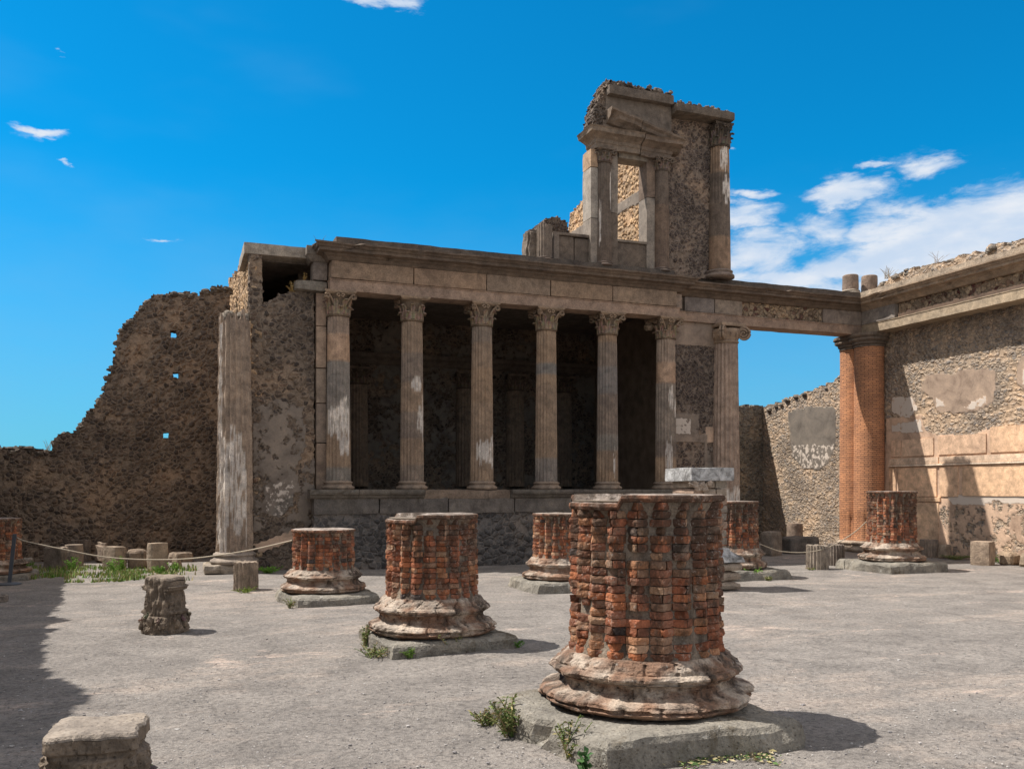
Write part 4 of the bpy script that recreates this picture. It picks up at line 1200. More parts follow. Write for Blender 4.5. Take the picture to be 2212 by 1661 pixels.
# drafted plaster blocks, string courses and dado, a finger proud of the wall
def panel(name, quads, prd, cols, mat=M_TUFA, label=None):
    mb = MB(); rr = random.Random(len(quads))
    for i, (u0, u1, z0, z1) in enumerate(quads):
        ya, yb = onX(u0, XWR), (9.05 if u1 == 2300 else onX(u1, XWR))
        mb.box(XWR - 0.02 - prd, XWR + 0.05, min(ya, yb) + 0.01, max(ya, yb) - 0.01, z0, z1, cols[i % len(cols)], step=0.16, wob=0.004, rnd=0.008, seed=i)
    return mb.build(name, mat, rw, RO)
M_PLAST = mat_stone('painted_plaster', crust=-0.6, lich=0.0, bump=0.25, dist=0.01)
PC = [(0.62, 0.43, 0.31), (0.68, 0.48, 0.345), (0.65, 0.45, 0.32), (0.67, 0.455, 0.31)]
zA0 = zt(985, XWR, onX(1980, XWR)); zA1 = zt(948, XWR, onX(1980, XWR))
panel('plaster_block', [(1926, 1948, zA0, zA1), (1950, 2019, zA0, zA1), (2028, 2133, zA0, zA1 + 0.02), (2140, 2300, zA0, zA1 + 0.16)], 0.022, PC, M_PLAST)
zS0 = zt(1003, XWR, onX(1980, XWR)); zS1 = zA0 - 0.015
panel('string_course', [(1922, 2030, zS0, zS1 - 0.03), (2031, 2300, zS0, zS1 - 0.03)], 0.03, [(0.62, 0.47, 0.36), (0.66, 0.50, 0.38)], M_PLAST)
panel('string_course', [(1922, 2300, zS0 - 0.05, zS0 - 0.005)], 0.06, [(0.74, 0.60, 0.48)], M_PLAST)
zB1 = zS0 - 0.07; zB0 = zt(1072, XWR, onX(2000, XWR))
panel('plaster_block', [(1922, 1938, zB0, zB1), (1942, 2026, zB0, zB1), (2031, 2072, zB0, zB1), (2080, 2300, zB0 + 0.02, zB1)], 0.022, [(0.56, 0.38, 0.26), (0.68, 0.465, 0.32), (0.66, 0.45, 0.31), (0.70, 0.475, 0.315)], M_PLAST)
panel('string_course', [(1922, 2034, zB0 - 0.13, zB0 - 0.015)], 0.035, [(0.55, 0.38, 0.26)], M_PLAST)
panel('plaster_block', [(1922, 2030, 0.35, zB0 - 0.16)], 0.015, [(0.62, 0.44, 0.31)], M_PLAST)
# entablature along the right wall
mb = MB(); sweep(path, ARCH, 4, 5, mb=mb, col=(0.36, 0.29, 0.215), wob=0.012); mb.build('architrave', M_TUFA, rw, RO)
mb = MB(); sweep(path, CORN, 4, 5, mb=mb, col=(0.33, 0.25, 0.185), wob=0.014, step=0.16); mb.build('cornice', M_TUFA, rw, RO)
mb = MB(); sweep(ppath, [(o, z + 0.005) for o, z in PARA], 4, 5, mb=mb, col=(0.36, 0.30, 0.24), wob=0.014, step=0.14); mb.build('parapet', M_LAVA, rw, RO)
o = lattice_wall('frieze_rubble_fill', M_RUBF, 'Y', XE + 0.06, 0.5, 9, onX(1935, XE), 6.16, [(0, 6.53), (30, 6.53)], 0.04, parent=rw, jag=0, seed=51, nd=1,
                 cover=lambda s, z: (1, 0.9, 0.0) if z < 6.27 + 0.05 * nz(s, 0, 0, 4) else (0, 0, 0)); o.location = RO
mb = MB(); ya = onX(1935, XE)
mb.box(XE - 0.03, XE + 0.5, ya + 0.01, 19.19, 6.165, 6.53, (0.25, 0.22, 0.20), step=0.12, wob=0.006, rnd=0.01)
mb.box(XE + 0.5, XE + 0.9, 9, 19.6, 5.95, 6.95, (0.25, 0.22, 0.20))
mb.build('frieze_block', M_TUFA, rw, RO)
# twin brick columns grown together in the corner
tw = bpy.data.objects.new('twin_brick_column', None); COL.objects.link(tw); tw.parent = rw; tw.location = RO
tw['label'] = 'twin orange brick half columns grown together in the corner, fluted at the foot'
def brick_cyl(name, c, r0, r1, z0, z1, parent):
    n = 48; rows = 40; P = []; U = []
    for j in range(rows + 1):
        t = j / rows; z = z0 + (z1 - z0) * t
        for i in range(n + 1):
            a = 2 * math.pi * i / n
            rr_ = r0 + (r1 - r0) * t
            if z < 1.02 and t > 0: rr_ += flute_r(a, 16, 0.045)
            rr_ += 0.006 * nz(math.cos(a) * 3, math.sin(a) * 3, z * 4)
            P.append((c[0] + rr_ * math.cos(a), c[1] + rr_ * math.sin(a), z)); U.append((a * r0, z))
    mb = MB((1, 1, 1)); mb.grid(P, n + 1, rows + 1, False)
    o = mb.build(name, M_BW, parent, fix=False, smooth=True)
    uvl = o.data.uv_layers.new(name='UVMap')
    for lp in o.data.loops: uvl.data[lp.index].uv = U[lp.vertex_index]
    return o
cA = at(1846, 24.75); cB = at(1882, 24.25)
cB = (17.72, cB[1])
cA = (cA[0], cA[1])
brick_cyl('brick_half_column', cA, 0.40, 0.385, 0.28, 5.56, tw)
brick_cyl('brick_half_column', cB, 0.40, 0.385, 0.28, 5.56, tw)
for c in (cA, cB):
    mb = MB(); stone_base(mb, c, 0.0, 0.41, 0.30, (0.33, 0.27, 0.22), wob=0.02, seed=c[0]); mb.build('stone_base', M_LAVA, tw, smooth=True)
    mb = MB((0.17, 0.135, 0.11))
    mb.lathe([(0.385, 5.55), (0.42, 5.56), (0.42, 5.60), (0.40, 5.61), (0.45, 5.64), (0.45, 5.68), (0.43, 5.69), (0.52, 5.74), (0.52, 5.79), (0.50, 5.80), (0.56, 5.84), (0.56, 5.912), (0.01, 5.912)], 40, c=c, wob=0.03, seed=c[1])
    mb.build('brick_capital', M_LAVA, tw)
mb = MB((0.22, 0.18, 0.15)); mb.box(cA[0] - 0.05, 18.1, cB[1] - 0.05, 19.9, 0.0, 5.91); mb.build('brick_half_column', M_BW, tw)
for i, u in enumerate((1837, 1878)):
    cc = (onY(u, 19.62 - 0.12 * i), 19.62 - 0.12 * i)
    mb = MB((0.26, 0.20, 0.165)); stone_base(mb, cc, 7.08, 0.215, 0.12, (0.38, 0.33, 0.28)); 
    mb.lathe([(0.215, 7.19), (0.215, 7.3), (0.213, 7.4), (0.212, 7.5), (0.21, 7.6), (0.19, 7.62), (0.01, 7.62)], 32, c=cc, col=(0.25, 0.19, 0.155), wob=0.008, seed=i)
    mb.build('upper_column_stump', M_LAVA, rw, RO)

# low cross wall behind, in shade
bw = thing('cross_wall', 'low dark rubble wall behind the gap right of the hall, lying in shadow', 'wall', (15.6, 24.25, 0))
o = lattice_wall('masonry', M_RUBR, 'X', 24.25, 0.5, 12.9, 18.05, -0.05, [(12, 4.2), (18.1, 4.42)], 0.06, parent=bw, jag=0.08, seed=60, nd=1); o.location = -Vector(bw.location)


# ================================================================== BROKEN BRICK COLUMNS
BPAL = [((0.40, 0.150, 0.072), 5), ((0.32, 0.118, 0.064), 6), ((0.26, 0.115, 0.072), 5), ((0.42, 0.21, 0.115), 3), ((0.44, 0.27, 0.17), 1.5), ((0.085, 0.066, 0.06), 0.5), ((0.21, 0.105, 0.068), 3), ((0.34, 0.20, 0.13), 2)]


def brick_column(label, u, zc, R, ztop, zb1, zb0, seed, plinth, ground=None, group='broken brick columns of the court', nfl=20, low=None, detail=1, course=0.054, notch=None):
    X, Y = at(u, zc); g0 = G(Y)
    th = thing('broken_brick_column', label, 'column', (X, Y, g0), 0.0, group)
    rr = random.Random(seed)
    # --- plinth
    hpl = zb0 - g0
    mb = MB(C_LAVA)
    if isinstance(plinth, list):
        pts = [(a - X, b - Y) for a, b in plinth]
    else:
        s = plinth; pts = [(-s, -s), (s, -s), (s, s), (-s, s)]
    n = 16; m = 4
    def q(a, b):
        A, B, C_, D = [Vector(p) for p in pts]
        return (A * (1 - a) + B * a) * (1 - b) + (D * (1 - a) + C_ * a) * b
    P = []
    per = []
    for i in range(n): per.append((i / n, 0))
    for i in range(n): per.append((1, i / n))
    for i in range(n): per.append((1 - i / n, 1))
    for i in range(n): per.append((0, 1 - i / n))
    cen = q(0.5, 0.5)
    rows = [(1.03, -0.02), (1.02, 0.35 * hpl), (1.005, 0.75 * hpl), (0.97, 0.95 * hpl), (0.92, hpl), (0.75, hpl * 1.0), (0.4, hpl * 1.0), (0.02, hpl * 1.0)]
    for (k, z) in rows:
        for (a, b) in per:
            p = q(a, b)
            cd = min(abs(a - round(a)), 1) + min(abs(b - round(b)), 1)      # 0 at corners
            if notch and (a == 0 and abs(b - notch) < 0.04) and z > 0 and k > 0.8: k_n = 0.90
            else: k_n = 1.0
            ck = k_n - (0.05 if detail > 1 else 0.09) * max(0, 1 - cd * 5) * (0.6 + 0.8 * abs(nz(a * 7 + seed, b * 7, 0)))
            pp = cen + (p - cen) * k * ck
            d = mn.noise_vector((pp.x * 2.5 + seed, pp.y * 2.5, z * 4)) * 0.055 + mn.noise_vector((pp.x * 9 + seed, pp.y * 9, z * 9)) * 0.018
            P.append((pp.x + d.x, pp.y + d.y, z + d.z * (0.5 if z > 0.01 else 0)))
    mb.grid(P, len(per), len(rows), True, C_LAVA)
    mb.build('plinth', M_PLINTH, th)
    # --- moulded base
    h = zb1 - zb0; k = R / 0.543
    prof = [(0.60 * k, -0.02), (0.62 * k, 0.03 * h)]
    for i in range(8):
        a = -math.pi / 2 + math.pi * i / 7
        prof.append(((0.645 + 0.075 * math.cos(a)) * k, h * (0.19 + 0.15 * math.sin(a))))
    prof += [(0.625 * k, 0.36 * h), (0.595 * k, 0.42 * h), (0.585 * k, 0.50 * h), (0.59 * k, 0.56 * h), (0.61 * k, 0.60 * h)]
    for i in range(6):
        a = -math.pi / 2 + math.pi * i / 5
        prof.append(((0.605 + 0.05 * math.cos(a)) * k, h * (0.70 + 0.09 * math.sin(a))))
    prof += [(0.60 * k, 0.82 * h), (0.585 * k, 0.88 * h), (0.56 * k, 0.95 * h), (0.535 * k, h * 1.01), (0.45 * k, h * 1.02)]
    pp_ = []
    for i in range(len(prof) - 1):
        for s_ in range(3 if detail > 1 else 1):
            t = s_ / (3 if detail > 1 else 1); pp_.append((prof[i][0] * (1 - t) + prof[i + 1][0] * t, prof[i][1] * (1 - t) + prof[i + 1][1] * t))
    pp_.append(prof[-1])
    bmb = MB()
    nseg = 220 if detail > 1 else 90
    def bcol(a, z, r):
        t = (z) / h
        blk = math.floor(a * 3.1 + (2 if t > 0.58 else 0) + seed) * 7.7
        v = mn.noise((blk, seed, 0.3))
        n_ = nz(math.cos(a) * 2 + seed, math.sin(a) * 2, z * 9)
        tile = (0.25, 0.155, 0.11); stucco = (0.44, 0.375, 0.32)
        up = (t < 0.16 or 0.36 < t < 0.60)
        m_ = 0.42 + 1.5 * n_ + (0.1 if not up else -0.15) + 0.7 * v + 0.9 * nz(math.cos(a) * 7 + seed, math.sin(a) * 7, z * 25)
        m_ = max(0, min(1, m_))
        c = [tile[i] * (1 - m_) + stucco[i] * m_ for i in range(3)]
        
        return tuple(c)
    o = bmb.lathe(pp_, nseg, colf=bcol, wob=0.0, seed=seed)
    def eroded(x, y, z):
        r = math.hypot(x, y); a = math.atan2(y, x)
        if r < 0.1: return (x, y, z)
        d = 0.024 * nz(x * 5 + seed, y * 5, z * 9) + 0.014 * nz(x * 14, y * 14 + seed, z * 30) + 0.008 * nz(x * 34, y * 34 + seed, z * 50)
        if abs(z - (0.17 + 0.02 * nz(x * 3, y * 3, seed)) * h) < 0.018 * h + 0.004: d -= 0.022
        if abs(z - (0.655 + 0.02 * nz(x * 3, y * 3, seed + 3)) * h) < 0.012 * h + 0.003: d -= 0.012
        bite = nz(math.cos(a) * 2.2 + seed * 3, math.sin(a) * 2.2, z * 3)
        if bite > 0.2: d -= 0.16 * (bite - 0.2) * (1 if z < 0.4 * h else 0.6)
        crack = abs(((a * 9 / math.pi + 0.35 * mn.noise((z * 9, seed, 0)) + (0.5 if z > 0.5 * h else 0)) % 1.0) - 0.5)
        if crack < 0.035: d -= 0.020
        bl = math.floor(a * 9 / math.pi + 0.35 * mn.noise((z * 9, seed, 0)) + (0.5 if z > 0.5 * h else 0) + 0.5)
        d += 0.022 * mn.noise((bl * 5.3, seed * 2.1, 3.0 if z > 0.4 * h else (1.0 if z < 0.17 * h else 2.0)))
        r2 = r + d * k
        return (x * r2 / r, y * r2 / r, z + 0.008 * nz(x * 4, y * 4, seed))
    bmb.xf(o, eroded)
    for vtx in range(o, len(bmb.v)): bmb.v[vtx] = (bmb.v[vtx][0], bmb.v[vtx][1], bmb.v[vtx][2] + hpl)
    bmb.build('base', M_BASE, th)
    # --- shaft of bricks
    z0 = zb1 - g0; z1 = ztop - g0 - 0.045; nc = max(4, round((z1 - z0) / course)); ch = (z1 - z0) / nc
    sh = MB(); pitch = 2 * math.pi / nfl
    wts = [w_ for _, w_ in BPAL]; cl_ = [c_ for c_, _ in BPAL]
    core = MB((0.30, 0.255, 0.215))
    core.lathe([(R - 0.03, z0 - 0.03), (R - 0.045, z0 + 0.03), (R - 0.062, z0 + 0.10)] + [(R - 0.072 - 0.020 * k_ / 8, z0 + 0.14 + (z1 - z0 - 0.14) * k_ / 9) for k_ in range(1, 9)] + [(R - 0.05, z1 + 0.005), (0.01, z1 + 0.006)], 160 if detail > 1 else 80, wob=0.012, ws=6.0, seed=seed, col=(0.235, 0.195, 0.16))
    core.build('mortar_core', M_BASE, th)
    nu = 8 if detail > 1 else 6; nv = 3 if detail > 1 else 2
    for ci in range(nc):
        zlo = z0 + ci * ch; t = ci / nc
        for fi in range(nfl):
            a_c = (fi + 0.5) * pitch + seed
            if low and low(a_c % (2 * math.pi)) and ci >= nc - 1: continue
            # above the lowest courses the bricks are cut into flutes; near the foot they fill out
            sharp = 0.5 + 0.5 * nz(fi * 1.7, ci * 0.25, seed)
            splits = [(-0.475, 0.475)] if (rr.random() < 0.62) else ([(-0.475, -0.015), (0.015, 0.475)] if rr.random() < 0.75 else [(-0.475, 0.14), (0.17, 0.475)])
            for (fa, fb) in splits:
                if rr.random() < 0.022: continue
                c = rr.choices(cl_, wts)[0]
                j = rr.uniform(0.75, 1.25); c = tuple(q_ * j for q_ in c)
                dr_ = rr.uniform(-0.008, 0.006); tilt = rr.uniform(-0.006, 0.006)
                wk = rr.uniform(0.95, 1.06); e = rr.uniform(0.002, 0.0055)
                if rr.random() < 0.09: dr_ -= rr.uniform(0.010, 0.028)
                cc_ = [rr.uniform(0, 0.02) if rr.random() < 0.45 else 0 for _ in range(4)]
                za, zb = zlo + e * 0.6, zlo + ch - e
                P = []; ero = rr.uniform(0.2, 1.0) * (0.8 + 0.6 * t)
                for iv in range(nv + 1):
                    for iu in range(nu + 1):
                        f = fa + (fb - fa) * iu / nu
                        ang = a_c + f * pitch * wk
                        fl = math.cos(math.pi * f)                          # 1 on the ridge, 0 in the groove
                        aa_ = math.sqrt((2 * f) ** 2 + 0.02)
                        depth = (0.040 + 0.042 * min(1, max(0, sharp * 0.5 + t * 0.95 - 0.15))) * (1 - max(0, 1 - aa_) ** 1.5)
                        edge_u = 1 if iu in (0, nu) else 0; edge_v = 1 if iv in (0, nv) else 0
                        z = za + (zb - za) * iv / nv
                        r = R - 0.006 + dr_ - depth + tilt * f * 2 - (0.0035 + 0.004 * (rr.random() < 0.3)) * (edge_u + edge_v) * ero
                        r += 0.015 * ero * nz(ang * R * 9, z * 13, seed + ci * 0.1) + 0.009 * nz(ang * R * 31, z * 40, seed)
                        if edge_u and edge_v: r -= cc_[(iu > 0) + 2 * (iv > 0)] * 0.9; ang += (0.006 if iu == 0 else -0.006) * (cc_[(iu > 0) + 2 * (iv > 0)] > 0.008)
                        if edge_v: z += 0.003 * nz(ang * R * 20, z * 5, seed)
                        r = min(r, R + 0.012)
                        P.append((r * math.cos(ang), r * math.sin(ang), z))
                o_ = sh.grid(P, nu + 1, nv + 1, False, c)
                # returns back into the core on all four sides
                ring = [iu for iu in range(nu + 1)] + [iv * (nu + 1) + nu for iv in range(1, nv + 1)] + [nv * (nu + 1) + iu for iu in range(nu - 1, -1, -1)] + [iv * (nu + 1) for iv in range(nv - 1, 0, -1)]
                fr = [P[i] for i in ring]
                bk = []
                for p in fr:
                    rl = math.hypot(p[0], p[1]); k_ = (R - 0.135) / rl; bk.append((p[0] * k_, p[1] * k_, p[2]))
                L = len(fr)
                sh.add(fr + bk, [(i, (i + 1) % L, L + (i + 1) % L, L + i) for i in range(L)], c)
    o = sh.build('shaft', M_BRICK, th)
    # --- flat mortar capping
    cp = MB((0.44, 0.37, 0.32)); nn_ = 90; P = []
    for (k_, z) in ((0.93, z1 - 0.004), (0.985, z1 + 0.002), (1.0, z1 + 0.02), (0.99, z1 + 0.040), (0.95, z1 + 0.046), (0.5, z1 + 0.05), (0.01, z1 + 0.05)):
        for i in range(nn_):
            a = 2 * math.pi * i / nn_
            lo = 1 if (low and low(a)) else 0
            r = R * k_ * (1 + 0.012 * nz(math.cos(a) * 6 + seed, math.sin(a) * 6, 0)) + (flute_r(a - seed, nfl, 0.03) if k_ > 0.9 else 0)
            P.append((r * math.cos(a), r * math.sin(a), z - lo * ch * 0.98 + 0.006 * nz(r * math.cos(a) * 6, r * math.sin(a) * 6, seed)))
    tops_c = (0.47, 0.40, 0.35)
    cp.grid(P, nn_, 7, True, [(0.24, 0.12, 0.075)] * (4 * nn_) + [tops_c] * (3 * nn_))
    cp.build('capping', M_BRICK, th)
    return th


def quad_px(near, right, back, left, h):
    out = []
    for p in (near, right, back, left):
        if p is None: out.append(None); continue
        X_, Y_, _ = gp(p[0], p[1], h); out.append((X_, Y_))
    if out[2] is None: out[2] = (out[1][0] + out[3][0] - out[0][0], out[1][1] + out[3][1] - out[0][1])
    return out


pl1 = quad_px((1316, 1612), (1740, 1556), None, (1052, 1512), 0.16)
c1 = at(1394, 6.1)
pl1[2] = (pl1[2][0] + 0.12, pl1[2][1] + 0.35)
brick_column('tallest and nearest broken red brick column, black and white lichen on its top, on a cracked grey slab', 1394, 6.1, 0.543, 1.665, 0.61, 0.27, 3, pl1,
             detail=2, low=lambda a: 2.5 < a < 3.9, notch=0.5)
pl2 = quad_px((846, 1397), (1116, 1374), None, (773, 1356), 0.117)
brick_column('broken brick column with a stepped top in the middle ground, weeds around its square slab', 933, 9.5, 0.511, 1.44, 0.572, 0.185, 8, pl2, low=lambda a: 2.3 < a < 4.1, detail=2)
pl3 = quad_px((637.5, 1297), (825, 1286.7), None, (590.7, 1273.8), 0.106)
brick_column('shortest broken brick column, in front of the left end of the hall podium', 699, 13.7, 0.495, 1.09, 0.48, 0.14, 14, pl3)
brick_column('broken brick column half hidden behind the left side of the nearest one', 1211, 15.3, 0.50, 1.29, 0.54, 0.17, 19, 0.72)
brick_column('broken brick column behind the marble topped pedestal, leafy weed at its rounded slab', 1584, 17.3, 0.50, 1.47, 0.57, 0.18, 24, 0.78)
brick_column('broken brick column with black streaks in front of the peach plaster wall', 1926, 18.8, 0.515, 1.66, 0.583, 0.20, 29, 0.80)
brick_column('broken brick column cut by the left edge of the picture, in shade', -14, 17.0, 0.50, 1.15, 0.36, 0.10, 33, 0.72)

# ================================================================== PEDESTAL
X, Y = at(1511, 15.2)
pd = thing('statue_pedestal', 'tall masonry pedestal carrying a white marble slab, behind the nearest brick column', 'pedestal', (X, Y, 0))
mb = MB((0.3, 0.26, 0.22))
rr = random.Random(2)
for k in range(9):
    zz = 0.62 + k * 0.137; x0 = -0.34
    for s in range(3):
        L = (0.20, 0.26, 0.22)[s] if k % 2 else (0.26, 0.18, 0.24)[s]
        c = rr.choice([(0.30, 0.26, 0.22), (0.34, 0.28, 0.23), (0.26, 0.225, 0.195), (0.33, 0.24, 0.19)])
        mb.box(x0 + 0.004, x0 + L - 0.004, -0.34, 0.34, zz + 0.004, zz + 0.133, c, step=0.1, wob=0.012, rnd=0.015, seed=k + s); x0 += L
mb.build('brick_body', M_LAVA, pd)
mb = MB((0.36, 0.3, 0.26))
for k in range(26): blob(mb, (rr.uniform(-0.38, -0.05), -0.34 + rr.uniform(-0.06, 0.05), rr.uniform(1.70, 1.82)), rr.uniform(0.03, 0.07), (0.42, 0.35, 0.3), k, (1, 1, 0.8), 7, 5)
mb.build('loose_mortar', M_LAVA, pd)
mb = MB(); mb.box(-0.43, 0.43, -0.42, 0.42, 1.84, 2.065, (0.7, 0.69, 0.68), step=0.045, wob=0.012, rnd=0.008)
mb.build('marble_slab', M_MARBLE, pd)
mb = MB(); sweep([(-0.42, -0.42), (0.42, -0.42), (0.42, 0.42), (-0.42, 0.42), (-0.42, -0.42)], [(-0.1, 0.72), (-0.06, 0.70), (-0.05, 0.66), (0.10, 0.56), (0.12, 0.50), (0.12, 0.48), (-0.5, 0.48), (-0.5, 0.72)], mb=mb, col=(0.6, 0.6, 0.6), wob=0.008)
mb.build('marble_moulding', M_MARBLE, pd)
mb = MB()
for k in range(3):
    mb.box(-0.52 + 0.02 * (2 - k), 0.53 - 0.02 * (2 - k), -0.52, 0.52, k * 0.16 + 0.0, k * 0.16 + 0.155, (0.30, 0.25, 0.21), step=0.1, wob=0.03, rnd=0.05, seed=k)
mb.build('stone_footing', M_LAVA, pd)


# ================================================================== LOOSE STONES
def px_stone(u0, u1, vt, vb, depth=None):
    """plan centre, width, height of a stone seen between u0..u1 and vt..vb standing on the ground"""
    X_, Y_, g_ = gp((u0 + u1) / 2, vb)
    zc = X_ * ST + Y_ * CT
    k = ((u0 + u1) / 2 - CX) / F
    wdt = (u1 - u0) * zc / F / math.sqrt(1 + k * k)
    d = depth if depth else wdt * 0.5
    n = Vector((X_, Y_)).normalized()
    hgt = (vb - vt) * zc / F
    X_, Y_ = X_ + n.x * d * 0.9, Y_ + n.y * d * 0.9
    if Y_ < 19:                                       # stay clear of the court wall's face
        f = min(1.0, (17.93 - wdt * 0.5) / max(X_, 1))
        X_, Y_, wdt, hgt = X_ * f, Y_ * f, wdt * f, hgt * f
    return X_, Y_, g_, wdt, hgt


def drum_stone(name, label, cat, u0, u1, vt, vb, flutes=0, col=C_GREY, seed=0, tilt=0.0, rough=0.02, split=None, group=None, lift=0.0, mat=None, depth=0.028):
    X_, Y_, g_, wd, h = px_stone(u0, u1, vt, vb)
    r = wd / 2
    mb = MB(col)
    if flutes:
        fluted(mb, (0, 0), -0.03, h, r, r * 0.97, flutes, depth * r / 0.3, 6, 14, lambda a, z: tuple(k * (1 + 0.2 * nz(a * 2, z * 3, seed)) for k in col), rag=0.03, seed=seed, wear=rough * 0.5)
    else:
        o = mb.lathe([(0.01, -0.03), (r, -0.03), (r, h * 0.15), (r, h * 0.3), (r, h * 0.45), (r * 0.99, h * 0.6), (r * 0.985, h * 0.75), (r * 0.97, h * 0.9), (r * 0.93, h), (r * 0.6, h * 1.01), (0.01, h * 1.0)], 40, wob=rough, seed=seed, col=col)
    if split is not None:                           # a flat broken face
        ca, sa = math.cos(split), math.sin(split)
        for i, (x, y, z) in enumerate(mb.v):
            d = x * ca + y * sa
            lim = r * (0.45 + 0.1 * nz(x * 3, z * 3, seed))
            if d > lim: mb.v[i] = (x - ca * (d - lim), y - sa * (d - lim), z)
    o = mb.build(name, mat or M_LAVA, None, (X_, Y_, g_ + lift), smooth=(not flutes and False))
    if tilt: o.rotation_euler = (tilt, tilt * 0.6, 0)
    return tag(o, label, cat, group)


def rock(name, label, cat, u0, u1, vt, vb, col=C_GREY, seed=0, rot=0.0, depth=None, rnd=0.05, wob=0.03, flat_top=True, group=None, taper=1.0, lift=0.0, mat=None):
    X_, Y_, g_, wd, h = px_stone(u0, u1, vt, vb, (depth or 0.5) * 0.5)
    d = depth or 0.5
    k = abs(math.cos(rot)) + 0.0
    wd_ = max(0.15, (wd - d * abs(math.sin(rot))) / max(0.35, abs(math.cos(rot)))) if rot else wd
    mb = MB(col); mb.box(-wd_ / 2, wd_ / 2, -d / 2, d / 2, -0.03, h, step=min(0.09, wd / 5), wob=wob, rnd=rnd, seed=seed)
    if taper != 1.0: mb.v = [(x * (1 + (taper - 1) * max(0, z) / h), y * (1 + (taper - 1) * max(0, z) / h), z) for x, y, z in mb.v]
    o = mb.build(name, mat or M_LAVA, None, (X_, Y_, g_ + lift)); o.rotation_euler = (0, 0, rot)
    return tag(o, label, cat, group)


GL = 'stones lying below the left rubble wall'; GR_ = 'stones lying along the right side of the court'
BR = (0.26, 0.205, 0.165)
drum_stone('column_drum', 'wide low dark drum furthest left at the foot of the rubble wall', 'stone', 87, 135, 1171, 1212, 0, (0.2, 0.17, 0.14), 1, group=GL)
drum_stone('column_drum', 'fluted drum with broken face, leftmost in the grass, half in shade', 'stone', 93, 147, 1183, 1229, 20, (0.22, 0.18, 0.15), 2, group=GL, split=math.radians(-120))
drum_stone('column_drum', 'small smooth round drum in front of the tall fluted one, left grass', 'stone', 139, 181, 1177, 1222, 0, (0.27, 0.22, 0.18), 3, group=GL, rough=0.012)
drum_stone('column_drum', 'tallest fluted drum standing close to the left rubble wall', 'stone', 152, 198, 1166, 1214, 22, (0.19, 0.155, 0.13), 4, group=GL)
rock('stone_block', 'rounded boulder with a pale top left of the cut block in the grass', 'stone', 200, 240, 1173, 1217, BR, 5, rot=0.5, rnd=0.13, wob=0.05, group=GL)
rock('stone_block', 'squared block with a lit left face standing in the grass', 'stone', 219, 277, 1180, 1229, (0.30, 0.24, 0.19), 6, rot=0.75, depth=0.4, rnd=0.03, wob=0.012, group=GL)
rock('stone_block', 'flat pale topped slab at the wall between the cut block and the upright drum', 'stone', 247, 291, 1174, 1205, BR, 7, rnd=0.05, group=GL)
rock('stone_block', 'low broken slab lying left of the upright smooth drum in the grass', 'stone', 275, 318, 1188, 1227, (0.23, 0.18, 0.14), 8, depth=0.5, rnd=0.07, wob=0.05, group=GL)
drum_stone('column_drum', 'upright smooth drum with a lit left side, nearest the rope in the grass', 'stone', 317, 364, 1174, 1234, 0, (0.33, 0.265, 0.21), 9, group=GL, rough=0.012, split=math.radians(-60))
rock('stone_block', 'small pointed rock just right of the upright smooth drum', 'stone', 366, 398, 1193, 1227, (0.28, 0.22, 0.17), 10, rot=0.6, depth=0.3, rnd=0.05, wob=0.05, taper=0.35, group=GL)
rock('stone_block', 'long flat slab lying against the rubble wall beside the tall half column', 'stone', 364, 417, 1194, 1214, (0.25, 0.2, 0.16), 11, depth=0.45, rnd=0.05, wob=0.03, group=GL)
rock('stone_block', 'whitish squared stone behind the column cut by the left picture edge', 'stone', 50, 71, 1206, 1228, (0.35, 0.31, 0.27), 12, depth=0.3, rnd=0.04, group=GL)
rock('stone_block', 'thin flat slab leaning low behind the leftmost brick column', 'stone', 50, 75, 1196, 1208, (0.27, 0.23, 0.19), 13, depth=0.3, rnd=0.03, group=GL)
drum_stone('column_drum', 'small fluted drum standing in front of the tall half column', 'stone', 503, 559, 1214, 1276, 20, (0.30, 0.245, 0.20), 15, depth=0.03, rough=0.02)
rock('stone_block', 'small rounded stone on the shaded ground at the left picture edge', 'stone', -6, 17, 1285, 1300, (0.25, 0.22, 0.2), 16, depth=0.25, rnd=0.05)

rock('stone_block', 'upright grooved slab right of the broken column behind the pedestal', 'stone', 1644, 1687, 1148, 1200, (0.23, 0.195, 0.165), 21, rot=0.2, depth=0.4, rnd=0.04, wob=0.012, group=GR_)
rock('stone_block', 'big dark flat block lying at the foot of the back wall in shadow', 'stone', 1686, 1770, 1160, 1196, (0.14, 0.125, 0.115), 22, rot=-0.25, depth=0.6, rnd=0.06, wob=0.03, group=GR_)
drum_stone('column_drum', 'plain round drum behind the big dark flat block', 'stone', 1699, 1735, 1131, 1180, 0, (0.24, 0.185, 0.15), 23, rough=0.01, group=GR_)
drum_stone('column_drum', 'lit fluted drum left of its darker twin, right court', 'stone', 1740, 1791, 1178, 1230, 22, (0.30, 0.255, 0.215), 24, depth=0.035, rough=0.01, group=GR_)
drum_stone('column_drum', 'darker fluted drum close behind the lit one, left of the streaked brick column', 'stone', 1786, 1825, 1176, 1222, 20, (0.19, 0.16, 0.14), 25, depth=0.035, rough=0.01, group=GR_)
drum_stone('column_drum', 'shaded fluted drum just right of the streaked brick column', 'stone', 1986, 2029, 1161, 1200, 22, (0.26, 0.21, 0.175), 26, group=GR_)
rock('stone_block', 'small pale stone between the shaded fluted drum and the square block', 'stone', 2030, 2054, 1173, 1202, (0.34, 0.27, 0.21), 27, depth=0.3, rnd=0.05, taper=0.85, group=GR_)
drum_stone('column_drum', 'dark low drum lying against the foot of the plaster wall', 'stone', 2030, 2078, 1160, 1184, 0, (0.13, 0.11, 0.10), 28, group=GR_)
